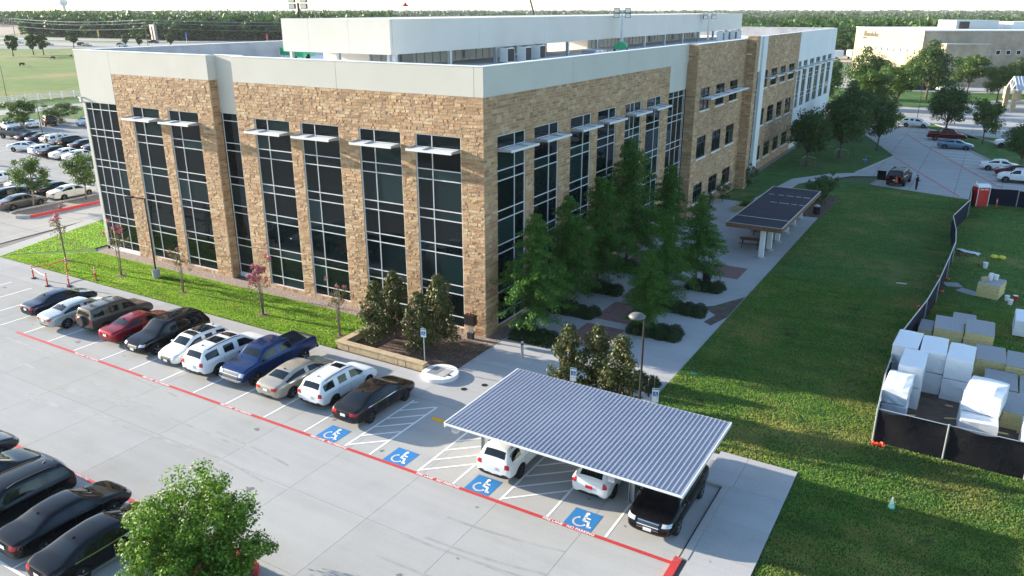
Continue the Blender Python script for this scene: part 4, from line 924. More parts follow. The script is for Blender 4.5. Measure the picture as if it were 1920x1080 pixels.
# ================================================================ VEGETATION
nr = np.random.default_rng(11)
def np_mesh(name, V, Fq, mats, mi=None):
    me = bpy.data.meshes.new(name); nv, nf = len(V), len(Fq)
    me.vertices.add(nv); me.vertices.foreach_set('co', np.ascontiguousarray(V, dtype=np.float32).ravel())
    me.loops.add(nf*4); me.loops.foreach_set('vertex_index', np.ascontiguousarray(Fq, dtype=np.int32).ravel())
    me.polygons.add(nf); me.polygons.foreach_set('loop_start', np.arange(0, nf*4, 4, dtype=np.int32))
    for m in (mats if isinstance(mats, list) else [mats]): me.materials.append(m)
    if mi is not None: me.polygons.foreach_set('material_index', np.ascontiguousarray(mi, dtype=np.int32))
    me.update(calc_edges=True); return me
def leaves(P, N, size, aspect=.55, r=None):
    """P points, N preferred normals -> quads (diamond-ish leaves)"""
    r = r or nr; n = len(P)
    N = N + r.normal(0, .55, (n,3)); N /= np.linalg.norm(N, axis=1)[:,None] + 1e-9
    T = r.normal(0, 1, (n,3)); T -= (T*N).sum(1)[:,None]*N; T /= np.linalg.norm(T, axis=1)[:,None] + 1e-9
    B = np.cross(N, T); s = (size*r.uniform(.6, 1.35, n))[:,None]; a = s*.5; b = s*.5*aspect
    V = np.empty((n,4,3)); V[:,0] = P - T*a; V[:,1] = P - B*b + T*a*.15; V[:,2] = P + T*a; V[:,3] = P + B*b + T*a*.15
    V[:,0] -= N*s*.06; V[:,2] -= N*s*.12
    return V.reshape(-1,3), np.arange(4*n).reshape(n,4)
def clumps(C, rad, per, r, flat=.8):
    n = len(C); d = r.normal(0, 1, (n,per,3)); d /= np.linalg.norm(d, axis=2)[:,:,None]
    q = r.uniform(.25, 1, (n,per,1))**.5; rr = (np.asarray(rad).reshape(-1,1,1)*np.ones((n,1,1)))
    off = d*q*rr; off[:,:,2] *= flat
    return (C[:,None,:] + off).reshape(-1,3), (d*np.array([1,1,.9]) + np.array([0,0,.55])).reshape(-1,3)
def crown_points(n, R_, zc, rz, r, inner=.45, bottom=-1.0, lump=.22):
    d = r.normal(0, 1, (n*3,3)); d /= np.linalg.norm(d, axis=1)[:,None]; d = d[d[:,2] > bottom][:n]
    ph = r.uniform(0, 6.28, 6); q = r.uniform(inner**3, 1, len(d))**(1/3)
    wob = 1 + lump*(np.sin(3*np.arctan2(d[:,1], d[:,0]) + ph[0])*.5 + np.sin(5*np.arctan2(d[:,1], d[:,0]) + 4*d[:,2] + ph[1])*.5 + np.sin(6*d[:,2] + ph[2])*.4)
    C = d*(q*wob)[:,None]; C[:,:2] *= R_; C[:,2] = C[:,2]*rz + zc; return C
def limb_mesh(pts_list, mat):
    mb = MB()
    for pts, rads in pts_list: mb.tube(pts, rads, 7)
    return mb.mesh('trunk', mat, smooth=True)
def broadleaf(seed, H, R_, zb, nclump, per, lsize, lmat, bark='bark', trunk_r=.11, inner=.45, lump=.22, top_bias=0, crad=.33, lean=.25):
    r = np.random.default_rng(seed); zc = (H+zb)/2; rz = (H-zb)/2
    C = crown_points(nclump, R_*.86, zc, rz*.9, r, inner, -.95, lump)
    C[:,2] = np.maximum(C[:,2], .55)
    if top_bias:
        m = r.random(len(C)) < top_bias; C[m,2] += rz*.15*r.random(m.sum()); 
    Pp, N = clumps(C, R_*crad*r.uniform(.6,1.25,len(C)), per, r); V, Fq = leaves(Pp, N, lsize, .6, r)
    fk = Vector((r.normal(0,lean*.4), r.normal(0,lean*.4), max(zb*1.0, H*.22))); L = [([(0,0,-.05),(fk.x*.4,fk.y*.4,fk.z*.5),tuple(fk)], [trunk_r*1.25,trunk_r,trunk_r*.85])]
    for i in r.choice(len(C), min(14, len(C)), False):
        c = Vector(C[i]); mid = fk.lerp(c, .5) + Vector((r.normal(0,.1), r.normal(0,.1), .12*H*.2)); L.append(([tuple(fk - Vector((0,0,.1))), tuple(mid), tuple(c)], [trunk_r*.55, trunk_r*.32, trunk_r*.1]))
    return limb_mesh(L, MT[bark]), np_mesh('crown', V, Fq, MT[lmat])
def cypress(seed, H, R_, per=26):
    r = np.random.default_rng(seed); C = []; L = [([(0,0,-.05),(0,0,H*.5),(0,0,H*.96)], [.10,.07,.015])]; rad = []
    z = H*.2
    while z < H*.985:
        t = (z-H*.2)/(H*.8); rr = R_*min(1, .62+1.6*max(t,0))*max(0, 1-t)**.7*r.uniform(.5,1.2) + .12
        for k in range(int(r.integers(4,7))):
            a = r.uniform(0, 6.28); n = max(2, int(rr/.26)); end = np.array([math.cos(a)*rr, math.sin(a)*rr, z + rr*.05])
            for j in range(n):
                q = (j+.7)/n; C.append(np.array([end[0]*q, end[1]*q, z + .12*rr*q - .25*rr*q*q]) + r.normal(0,.05,3)); rad.append(.20+.12*(1-t))
            if rr > .5: L.append(([(0,0,z-.05),tuple(end*np.array([.6,.6,1]))], [.028,.008]))
        z += H*.030
    C = np.array(C); Pp, N = clumps(C, np.array(rad)*1.15, per, r, .55); V, Fq = leaves(Pp, N, .17, .36, r)
    return limb_mesh(L, MT['bark']), np_mesh('crown', V, Fq, MT['l_cyp'])
def magnolia(seed, H, R_):
    r = np.random.default_rng(seed); C = []
    for k in range(150):
        z = r.uniform(.10, 1.0); a = r.uniform(0, 6.28); w = R_*min(1, (1-z)**.55*1.28)*(0.75+.35*math.sin(3*a+seed+5*z)); q = r.uniform(.45,1)
        C.append((math.cos(a)*w*q, math.sin(a)*w*q, .25+z*(H-.4)))
    C = np.array(C); Pp, N = clumps(C, r.uniform(.22,.36,len(C)), 34, r, .9); V, Fq = leaves(Pp, N, .19, .5, r)
    return limb_mesh([([(0,0,-.05),(0,0,H*.9)], [.07,.02])], MT['bark_pale']), np_mesh('crown', V, Fq, MT['l_mag'])
def crape(seed, H, pink, dense=1.0):
    r = np.random.default_rng(seed); L = []; C = []
    for k in range(6):
        a = r.uniform(0, 6.28); t = np.array([math.cos(a), math.sin(a), 0])*r.uniform(.15,.45); top = np.array([t[0], t[1], H*r.uniform(.72,.95)])
        L.append(([(t[0]*.12,t[1]*.12,-.02),(t[0]*.35,t[1]*.35,H*.45),tuple(top)], [.028,.02,.008]))
        for j in range(5): C.append(top + r.normal(0,.28,3) - np.array([0,0,r.uniform(0,H*.38)]))
    C = np.array(C); Pp, N = clumps(C, r.uniform(.14,.3,len(C)), int(26*dense), r, 1); V, Fq = leaves(Pp, N, .10, .55, r)
    tm = limb_mesh(L, MT['bark_pale']); cm = np_mesh('crown', V, Fq, MT['l_crape']); fm = None
    if pink:
        k = C[C[:,2] > np.percentile(C[:,2], 100-70*pink)]; Pp, N = clumps(k + np.array([0,0,.12]), .15, int(60*pink)+12, r, 1.1); V, Fq = leaves(Pp, N, .085, .8, r); fm = np_mesh('blossom', V, Fq, MT['l_pink'])
    return tm, cm, fm
def plant(name, meshes, label, cat, x, y, z=0, rz=0, sc=1.0, group=None, parts=('trunk','crown','blossom')):
    t = thing(name, label, cat, (x,y,z), rz, group); t.scale = (sc,)*3 if isinstance(sc,(int,float)) else sc
    for nm, me in zip(parts, meshes):
        if me is not None: put(nm, me, t)
    return t
# near tree on the island
plant('shade_tree', broadleaf(5, 4.0, 2.55, -.35, 200, 160, .12, 'l_tree', inner=.3, lump=.32, crad=.19, top_bias=.5), 'bright green leafy tree on the red kerbed island at the bottom', 'tree', 3.3, -24.15, .1)
# bald cypresses of the plaza
CY = [cypress(21, 8.0, 3.0, 34), cypress(22, 8.0, 2.8, 34), cypress(23, 8.0, 3.2, 34)]
for i, (x, y, h, lb) in enumerate(((2.4,1.9,7.9,'feathery cypress nearest the building corner on the plaza'),(2.1,7.0,8.0,'feathery cypress second along the building wall'),(2.2,11.7,8.4,'feathery cypress third along the building wall'),(1.9,17.9,10.2,'tallest feathery cypress, fourth along the building wall'),
        (8.4,5.6,5.6,'bright cypress behind the black path lamp'),(7.6,10.7,6.6,'cypress in the middle of the outer plaza row'),(8.2,16.0,7.0,'cypress at the far end of the outer plaza row, by the shelter'),(3.0,24.0,7.4,'cypress behind the row, at the brick panel by the wall'))):
    plant('cypress_tree', CY[i % 3], lb, 'tree', x, y, .02, i*1.3, h/8.0, 'cypresses on the plaza')
MG = [magnolia(31, 4.4, 1.15), magnolia(32, 4.4, 1.2)]
for i, (x, y, h, lb) in enumerate(((-5.1,-4.5,4.2,'magnolia at the left front of the planter bed'),(-4.9,-2.9,4.4,'magnolia at the left rear of the planter bed'),(-2.0,-4.2,4.0,'magnolia at the right front of the planter bed beside the sign post'),(-1.5,-2.9,4.7,'tallest magnolia at the right rear of the planter bed'),
        (8.1,-4.7,4.2,'left of three magnolias behind the carport'),(9.5,-4.2,4.3,'middle of three magnolias behind the carport'),(11.05,-4.8,4.3,'right of three magnolias behind the carport, by the lamp'))):
    plant('magnolia_tree', MG[i % 2], lb, 'tree', x, y, .03, i*2.1, h/4.4 if i > 3 else (h/4.4*.92, h/4.4*.92, h/4.4), 'magnolias round the corner')
CP = [crape(41, 4.6, 0), crape(42, 4.6, .35), crape(43, 4.6, 1.0, 1.2), crape(44, 4.6, .12, 1.3)]
for i, (x, y, h, k, lb) in enumerate(((-38.2,-4.0,4.8,1,'bare thin crape myrtle farthest left on the front lawn'),(-30.8,-4.1,4.7,1,'thin crape myrtle with few red blooms by the lamp post'),(-23.4,-4.2,4.0,3,'rusty crape myrtle right of the lamp post'),(-15.0,-4.4,4.6,2,'crape myrtle covered in pink blossom'),(-8.05,-4.5,4.0,3,'rusty crape myrtle nearest the planter wall'))):
    t = plant('crape_myrtle', CP[k], lb, 'tree', x, y, .03, i*1.7, h/4.6, 'crape myrtles on the front lawn')
    put('mulch_ring', MB().lathe([(.55,.0),(.42,.05),(.1,.08)], 18).mesh('mulch_ring', MT['mulch']), t)
# low shrubs in the plaza beds
def mound(seed, R_, H, n, ls):
    r = np.random.default_rng(seed); d = r.normal(0,1,(n,3)); d[:,2] = np.abs(d[:,2]); d /= np.linalg.norm(d, axis=1)[:,None]; q = r.uniform(.55,1.05,(n,1))
    Pp = d*q*np.array([R_,R_,H]); V, Fq = leaves(Pp, d + np.array([0,0,.3]), ls, .3, r); return np_mesh('foliage', V, Fq, MT['l_shrub'])
SH = [mound(51,.55,.62,900,.17), mound(52,.55,.55,900,.17)]
WHERE = ['at the building corner','in front of the second wall-side cypress','by the third wall-side cypress','by the tallest cypress','below the bright cypress','in the middle outer plaza bed','at the far outer plaza bed','beside the path lamp']
for bi, (x0,x1,y0,y1) in enumerate(PLAZA_BEDS):
    nx = max(2, round((x1-x0)/.75)); ny = max(1, round((y1-y0)/.8))
    for i in range(nx):
        for j in range(ny):
            t = tag(put('shrub', SH[(i+j) % 2], None, (lerp(x0,x1,(i+.5)/nx)+rng.uniform(-.08,.08), lerp(y0,y1,(j+.5)/ny)+rng.uniform(-.08,.08), .02), rng.uniform(0,6)), 'low dark green shrub in the planting bed '+WHERE[bi], 'shrub', 'shrubs in the plaza bed '+WHERE[bi])
            t.scale = (rng.uniform(.9,1.15),)*3
# trees of the right lawn and drives
OK_ = [broadleaf(61, 7.5, 2.9, 2.0, 80, 110, .26, 'l_oak', trunk_r=.13, lump=.2), broadleaf(62, 7.5, 3.1, 1.7, 90, 110, .26, 'l_oak', trunk_r=.14, lump=.25), broadleaf(63, 7.5, 2.7, 2.1, 70, 110, .26, 'l_lot', trunk_r=.12, lump=.3)]
OAKS = [(5.4,69.9,7.2,0,1.0,'staked lawn tree nearest the building wing'),(8.1,78.3,9.0,1,1.0,'large lawn tree second from the building wing'),(11.7,87.5,7.6,0,.95,'lawn tree at the bend of the right drive'),(7.3,96,8.4,1,1.0,'lawn tree farther up the right drive'),
 (19.2,112,8.0,1,1.1,'round dark tree above the red pickup'),(24.8,101.6,6.9,2,.9,'slender tree beyond the red pickup on the lawn strip'),(29.4,81.4,6.2,1,1.0,'round tree cut by the right picture edge'),
 (5.5,121,9.5,2,1.1,'bright green tree in front of the far building, left'),(9.0,134,10,2,1.1,'bright green tree behind the large lawn trees'),(2,150,11,1,1.1,'dark tree left of the far building'),(12,168,12,1,1.05,'tall dark tree at the corner of the far building'),
 (-6,140,9,1,1.1,'dark tree beyond the end of the building wing'),(-9,160,9,0,1.2,'bushy tree left of the far lot'),(19.5,186,9.5,2,1.3,'wide bright tree before the blank wall of the far building'),(26,170,8.2,2,1.2,'round tree in front of the metal roof'),(30,190,8,1,1.2,'dark tree under the window rows of the far building'),(45,206,8.5,0,1.3,'grey green tree at the right end of the far building')]
for i, (x, y, h, k, w, lb) in enumerate(OAKS): plant('lawn_tree', OK_[k], lb, 'tree', x, y, .02, i*1.1, (h/7.5*w, h/7.5*w, h/7.5), 'trees along the right lawn and drive')
bsh = [broadleaf(71, 3.0, 1.0, .2, 40, 60, .12, 'l_oak', trunk_r=.04), mound(72, .9, 1.1, 1300, .16)]
for i, (x, y, s, lb) in enumerate(((10.9,46.5,1.15,'left dark multi-stem shrub in the bed beyond the shelter'),(11.5,48.6,1.25,'right dark multi-stem shrub in the bed beyond the shelter'),(2.3,52.9,1.0,'dark shrub at the foot of the stone tower'),(1.8,44.5,.8,'dark shrub under the lower windows of the entrance block'),(1.8,38.6,.8,'dark shrub at the near end of the entrance block'))): plant('tall_shrub', bsh[0], lb, 'shrub', x, y, .04, i, s, 'shrubs near the shelter')
# left car park trees
LT = [broadleaf(81, 5.1, 1.75, 1.7, 44, 120, .17, 'l_lot', 'bark_pale', .08, lump=.35, lean=.6), broadleaf(82, 5.1, 1.8, 1.6, 50, 120, .17, 'l_lot', 'bark_pale', .09, lump=.4, lean=.5)]
for i, (x, y, h, k, w, lb) in enumerate(((-58.7,5.0,5.3,0,1.0,'lot tree on the left half of the gravel island'),(-57.5,10.0,5.2,1,.95,'leaning lot tree on the gravel island beside the glass corner'),(-111.9,33.5,5.6,1,1.35,'bright lot tree among the far rows of the left car park'),(-117.7,43.4,3.7,0,2.4,'wide rounded tree at the far end of the left car park'),(-128,36,5,1,1.3,'tree at the far left picture edge by the car park'),(-126,31,6,1,1.2,'dark tree at the left edge above the white sedans'))):
    plant('lot_tree', LT[k], lb, 'tree', x, y, .1, i*2.3, (h/5.1*w, h/5.1*w, h/5.1), 'trees in the left car park')
for i, (x, y, s, lb) in enumerate(((-120.5,44.5,1.2,'low bush left of the wide rounded tree'),(-115.5,46.5,1.1,'low bush right of the wide rounded tree'),(-112,50,1.2,'yellow green bush beyond the far row of cars'))): tag(put('bush', bsh[1], None, (x,y,.03), i), lb, 'bush', 'bushes at the far car park end').scale = (s*1.3,s*1.3,s)
# three roadside trees and verge trees
SM = broadleaf(91, 8.0, 2.6, 2.2, 40, 60, .6, 'l_oak', trunk_r=.2)
for i, (x, y, h, lb) in enumerate(((-344,158.4,9.5,'leftmost of three dark trees in the pasture by the highway'),(-347,169,9.5,'middle of three dark trees in the pasture by the highway'),(-343.5,171.5,9.5,'right of three dark trees in the pasture by the highway'),(-396,218,9,'verge tree beside the roof corner'),(-378,236,7,'verge tree left of the dark SUV on the highway'),(-366,236,6.5,'verge tree right of the dark SUV on the highway'),(-352,244,8,'verge tree before the utility pole'))):
    plant('roadside_tree', SM, lb, 'tree', x, y, 0, i*1.9, h/8, 'trees along the highway')

# ---- woods: the edge trees one can tell apart, then the mass behind
def blob(seed, R_, H, n, ls, mat):
    r = np.random.default_rng(seed); C = crown_points(26, R_*.8, H*.56, H*.40, r, .62, -.6, .35); Pp, N = clumps(C, R_*.30, n//26, r); V, Fq = leaves(Pp, N, ls, .75, r); return V, Fq
def polar(px, D):
    a = math.atan((px-960)/1570.0); yaw = R(30.6431) - a
    return (24.69 - math.sin(yaw)*D/1.0, -38.5 + math.cos(yaw)*D)
WT = [broadleaf(101+i, 12, 4.6, .8, 34, 46, 1.15, 'l_wood', trunk_r=.25, crad=.36, lump=.3) for i in range(3)]
k = 0
for i in range(46):
    px = 48 + i*10.9 + rng.uniform(-3,3); D = np.interp(px, [50,250,317,560], [722,628,584,560]) + rng.uniform(2,20); x, y = polar(px, D); h = rng.uniform(9.5,14.5)
    plant('wood_edge_tree', WT[i % 3], 'broad green tree along the edge of the wood beyond the highway', 'tree', x, y, 0, i*1.7, (h/12*rng.uniform(1.4,2.1),)*2 + (h/12,), 'trees along the far wood edge')
for i in range(30):
    px = 1396 + i*9.0 + rng.uniform(-3,3); D = rng.uniform(395, 440); x, y = polar(px, D); h = rng.uniform(8,11)
    plant('wood_edge_tree', WT[i % 3], 'broad green tree along the edge of the wood behind the far buildings', 'tree', x, y, 0, i*1.3, (h/12*1.55,)*2 + (h/12,), 'trees along the right wood edge')
def mass(name, spots, mat, label, n=130, ls=1.7, seed=1, proto=5):
    B = [blob(seed*10+i, 1, 1, n, ls, mat) for i in range(proto)]; VV = []; FF = []; off = 0
    for j, (x, y, R_, H) in enumerate(spots):
        V, Fq = B[j % proto]; a = j*2.4; c, s = math.cos(a), math.sin(a)
        W = np.column_stack(((V[:,0]*c - V[:,1]*s)*R_ + x, (V[:,0]*s + V[:,1]*c)*R_ + y, V[:,2]*H)); VV.append(W); FF.append(Fq + off); off += len(W)
    return stuff(put(name, np_mesh(name, np.vstack(VV), np.vstack(FF), MT[mat])), label, 'wood')
sp = []
for i in range(430):
    px = rng.uniform(45, 760); D0 = np.interp(px, [50,250,317,560], [740,650,605,585]); D = D0 + rng.uniform(0,1)**1.6*330; x, y = polar(px, D); sp.append((x, y, rng.uniform(6,12), rng.uniform(8.5,16.5)))
for i in range(120): px = rng.uniform(-30, 130); x, y = polar(px, rng.uniform(1150,1500)); sp.append((x, y, rng.uniform(6,9), rng.uniform(12,17)))
mass('woodland', sp, 'l_wood', 'dense green wood beyond the highway on the left', 260, .24, 2)
sp = []
for i in range(700):
    px = rng.uniform(1380, 2000); D = 425 + rng.uniform(0,1)**1.5*800; x, y = polar(px, D); sp.append((x, y, rng.uniform(6.5,10.5), rng.uniform(8,12.5)))
mass('woodland', sp, 'l_wood', 'dense green wood behind the far buildings on the right', 208, .27, 3)
sp = []
for i in range(1500):
    px = rng.uniform(-60, 2000); D = rng.uniform(1100, 3600) if px < 1300 else rng.uniform(1100, 4200); x, y = polar(px, D); q = D/1500; sp.append((x, y, rng.uniform(6,11)*q, rng.uniform(9,15)))
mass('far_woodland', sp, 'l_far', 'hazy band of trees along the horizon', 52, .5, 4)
# a distant suburb among the trees: too small to count
mb = MB()
for i in range(520):
    px = rng.uniform(430, 1380) if i < 400 else rng.uniform(1400, 1950); D = rng.uniform(1350, 2500); x, y = polar(px, D); w = rng.uniform(7,11); h = rng.uniform(4,6.5); n = len(mb.v)
    mb.box(x-w,x+w,y-w*.7,y+w*.7,0,h,0); mb.ext([(x-w*1.08,h),(x+w*1.08,h),(x,h+rng.uniform(3,4.5))], 'y', y-w*.75, y+w*.75, 1)
stuff(mb.build('far_suburb', [base_mat('pale_house_wall', (.42,.36,.31), .9), base_mat('grey_shingle_roof', (.17,.155,.155), .9)], fix=False), 'band of distant grey roofed houses among trees', 'houses')
# ================================================================ STRUCTURES AND FURNITURE
cp = thing('carport', 'flat carport with a grey ribbed metal roof over the accessible bays', 'carport')
CX0, CX1, CY0, CY1, CZ = 6.9, 17.46, -14.12, -7.85, 2.72
roofm = noisy('ribbed_roof_metal', [(.3,(.30,.315,.37)),(.7,(.35,.365,.42))], .4, .55, metal=.1)
npan = 11; pw_ = (CX1-CX0)/npan; pit = pw_/5
mb = MB(); prof = []
for k in range(5):
    b = k*pit; prof += [(b,0),(b+pit*.52,0),(b+pit*.64,.05),(b+pit*.88,.05)]
prof.append((pw_,0))
n0 = len(mb.v)
for y in (CY0, CY1):
    for x, z in prof: mb.v.append((x, y, z))
    for x, z in prof: mb.v.append((x, y, z-.012))
m = len(prof)
for i in range(m-1):
    mb.f += [(i,i+1,2*m+i+1,2*m+i),(m+i,3*m+i,3*m+i+1,m+i+1),(i,m+i,m+i+1,i+1),(2*m+i,2*m+i+1,3*m+i+1,3*m+i)]; mb.m += [0]*4
pm = mb.mesh('roof_panel', roofm)
for k in range(npan): put('roof_panel', pm, cp, (CX0+k*pw_, 0, CZ))
MB().box(CX0-.03,CX1+.03,CY0-.05,CY0,CZ-.07,CZ+.015).build('gutter', MT['shade_metal'], cp); MB().box(CX0-.03,CX1+.03,CY1,CY1+.05,CZ-.07,CZ-.01).build('gutter', MT['shade_metal'], cp)
MB().box(CX1,CX1+.05,CY0,CY1,CZ-.12,CZ+.05).build('fascia', MT['shade_metal'], cp); MB().box(CX0-.06,CX0,CY0,CY1,CZ-.2,CZ+.04).build('fascia', MT['shade_metal'], cp)
for y in (-13.4,-11.6,-9.8,-8.4): MB().box(CX0+.05,CX1-.05,y-.05,y+.05,CZ-.17,CZ-.02).build('purlin', MT['galv'], cp)
for x in (7.3, 14.62):
    MB().box(x-.14,x+.14,CY0+.1,CY1-.1,CZ-.42,CZ-.18).build('beam', MT['galv'], cp)
    c = MB().box(x-.13,x-.10,-11.75,-11.45,0,CZ-.42).box(x+.10,x+.13,-11.75,-11.45,0,CZ-.42).box(x-.10,x+.10,-11.615,-11.585,0,CZ-.42).build('column', MT['galv'], cp)
    MB().box(x-.2,x+.2,-11.82,-11.38,0,.03).build('base_plate', MT['galv'], c)
# ---- picnic shelter
ps = thing('picnic_shelter', 'long flat dark roofed picnic shelter on a row of white columns', 'shelter')
dr = noisy('dark_membrane', [(.3,(.020,.018,.028)),(.7,(.034,.031,.044))], .6, 1.0)
X0,X1,Y0,Y1,Z = 7.55,12.1,25.3,41.5,2.8
MB().box(X0+.06,X1-.06,Y0+.06,Y1-.06,Z-.05,Z).build('roof', dr, ps)
MB().box(X0,X1,Y0-.0,Y0+.06,Z-.34,Z+.02).build('fascia', MT['wood'], ps); MB().box(X0,X1,Y1-.06,Y1,Z-.34,Z+.02).build('fascia', MT['wood'], ps)
MB().box(X0,X0+.06,Y0+.06,Y1-.06,Z-.34,Z+.02).build('fascia', MT['wood'], ps); MB().box(X1-.06,X1,Y0+.06,Y1-.06,Z-.34,Z+.02).build('fascia', MT['wood'], ps)
tr = MB()
for a in ((X0-.01,X1+.01,Y0-.01,Y0+.08),(X0-.01,X1+.01,Y1-.08,Y1+.01),(X0-.01,X0+.08,Y0+.08,Y1-.08),(X1-.08,X1+.01,Y0+.08,Y1-.08)): tr.box(*a,Z+.022,Z+.05)
tr.build('edge_trim', MT['galv'], ps)
for y, segs in ((28.2,[(X0+.1,X1-.1)]),(34.6,[(8.9,9.5),(9.7,10.6),(10.8,11.3),(11.5,11.9)]),(37.9,[(8.0,8.5),(8.9,9.4),(9.7,10.3),(10.5,11.0),(11.2,11.8)])):
    for a, b in segs: MB().box(a,b,y-.06,y+.06,Z+.004,Z+.03).build('seam_batten', MT['galv'], ps)
for y in (25.9,28.6,31.6,35.0,38.0,41.0):
    c = MB().box(10.34,10.72,y-.16,y+.16,0,Z-.35).build('column', MT['eifs_white'], ps); MB().lathe([(.38,0),(.38,.10),(.34,.12)], 18, (10.53,y,0)).build('footing', MT['kerb'], c)
MB().box(10.4,10.66,Y0+.1,Y1-.1,Z-.34,Z-.06).build('beam', MT['wood'], ps)
def picnic(x, y, rz, lb):
    t = thing('picnic_table', lb, 'picnic table', (x,y,.01), rz, 'picnic tables under the shelter')
    for k in range(5): MB().box(-.9,.9,-.36+k*.15,-.36+k*.15+.14,.71,.76).build('top_plank', MT['wood'], t)
    for s in (-1,1):
        for k in range(2): MB().box(-.9,.9,s*.70+k*.14-.14,s*.70+k*.14-.01,.42,.46).build('seat_plank', MT['wood'], t)
    for sx in (-.65,.65):
        f = MB(); f.bar((sx,-.62,0),(sx,-.1,.7),.06).bar((sx,.62,0),(sx,.1,.7),.06).bar((sx,-.72,.40),(sx,.72,.40),.06); f.build('trestle', MT['steel_dark'], t)
picnic(8.9,28.7,R(8),'picnic table nearest the camera under the shelter'); picnic(8.8,33.2,R(4),'second picnic table under the shelter'); picnic(8.8,37.6,R(4),'third picnic table deep under the shelter')
def trash(x, y, lb, h=1.0):
    t = thing('litter_bin', lb, 'litter bin', (x,y,.02)); MB().lathe([(.27,0),(.3,.05),(.3,h*.8),(.27,h*.82)], 16).build('drum', MT['steel_dark'], t); MB().lathe([(.31,h*.82),(.31,h*.88),(.16,h),(.05,h*1.02)], 16).build('lid', MT['kerb'], t)
    for k in range(16): MB().bar((.31*math.cos(k*math.pi/8),.31*math.sin(k*math.pi/8),.06),(.31*math.cos(k*math.pi/8),.31*math.sin(k*math.pi/8),h*.78),.03).build('stave', MT['steel_dark'], t)
trash(11.6,43.6,'dark litter bin with pale lid at the far end of the shelter'); trash(8.45,18.0,'dark litter bin with pale lid beside the brick panel on the plaza', 1.1)
pl = thing('low_planter', 'low stone planter with bright green plants beside the shelter', 'planter', (5.2,42.0,0))
for x0,x1,y0,y1 in ((-1.3,1.3,-1.2,-.85),(-1.3,1.3,.85,1.2),(-1.3,-.95,-.84,.84),(.95,1.3,-.84,.84)): MB().box(x0,x1,y0,y1,0,.5).build('stone_side', MT['tan_block'], pl)
MB().box(-.94,.94,-.84,.84,0,.4).build('soil', MT['mulch'], pl)
put('foliage', np_mesh('foliage', *leaves(*(lambda d: (d*np.array([.85,.75,.75]) + np.array([0,0,.4]), d))(np.abs(nr.normal(0,.5,(900,3)))*np.array([1,1,1])*np.sign(nr.normal(0,1,(900,3)) + np.array([0,0,9]))), .2, .4), MT['l_tree']), pl)
# ---- lamps
def street_lamp(x, y, h, rz, lb, base=True, arm=1.1, two=False, z=0.0):
    t = thing('lamp_post', lb, 'lamp post', (x,y,z), rz)
    if base: MB().lathe([(.26,0),(.28,.03),(.28,.66),(.25,.70)], 18).build('concrete_base', MT['kerb'], t)
    z0 = .7 if base else 0
    MB().tube([(0,0,z0),(0,0,h)], [.065,.05], 10).build('pole', MT['steel_dark'], t); MB().bar((0,0,h-.06),(arm,0,h+.02),.07).build('arm', MT['steel_dark'], t)
    f = MB().box(arm-.12,arm+.42,-.17,.17,h-.03,h+.09).build('lamp_head', MT['steel_dark'], t); MB().box(arm-.08,arm+.38,-.13,.13,h-.05,h-.031).build('lens', MT['head'], f)
    if two: MB().bar((0,0,h-.06),(-.5,0,h+.02),.07).build('arm', MT['steel_dark'], t)
    if arm < .5: MB().lathe([(.12,h+.0),(.36,h+.02),(.40,h+.09),(.30,h+.20),(.08,h+.25)], 18, (arm+.1,0,0)).build('lamp_dome', base_mat('grey_lamp_dome', (.10,.105,.11), .6), t, smooth=True)
    return t
street_lamp(-28.1,-2.95,6.25,R(200),'black lamp post with concrete base on the front lawn')
street_lamp(12.5,-5.75,5.85,R(215),'black lamp post with grey round head behind the carport',False,.25)
street_lamp(-99.85,30.0,6.0,R(0),'black lamp post rising among the third row of the left car park'); street_lamp(-86.5,16.0,6.2,R(180),'black lamp post at the left picture edge above the car park')
street_lamp(-161.0,57.5,8.0,R(165),'tall lamp post before the white fence with a hanging lamp', False, 1.6)
street_lamp(13.6,128,8,R(0),'thin lamp post beside the white hatchback on the right drive', False); street_lamp(-10,208,9,R(0),'thin lamp post in front of the sunlit far wall', False)
for i, (x, y) in enumerate(((11.7,-2.3),(11.9,-1.9))): tag(MB().lathe([(.06,0),(.06,1.0),(.03,1.08)], 10).build('low_post', MT['steel_dark'], loc=(x,y,.02)), ('low dark post nearer the lamp behind the carport','low dark post nearer the lawn behind the carport')[i], 'post')
# ---- accessible parking signs
def asign(x, y, lb, extra=True):
    t = thing('parking_sign', lb, 'sign', (x,y,.02), R(16), 'accessible parking signs'); MB().tube([(0,0,0),(0,0,1.95)], .032, 8).build('post', MT['galv'], t)
    p = MB().box(-.16,.16,-.045,-.036,1.88,2.42).build('plate', MT['sign_white'], t)
    b = isa(p, 0, 0, .24, 0, MT['sign_blue'], MT['sign_white'], 'blue_panel'); b.rotation_euler = (math.pi/2,0,0); b.location = (0,-.048,2.12)
    MB().box(-.15,.15,-.048,-.0465,2.34,2.40).build('band', MT['sign_green'], p)
    if extra: MB().box(-.16,.16,-.045,-.036,1.68,1.86).build('plate', MT['sign_white'], t)
asign(-.74,-5.42,'accessible parking sign at the end of the planter wall',False); asign(8.9,-5.75,'accessible parking sign in front of the magnolias behind the carport'); asign(13.3,-5.8,'accessible parking sign on the lawn right of the lamp behind the carport')
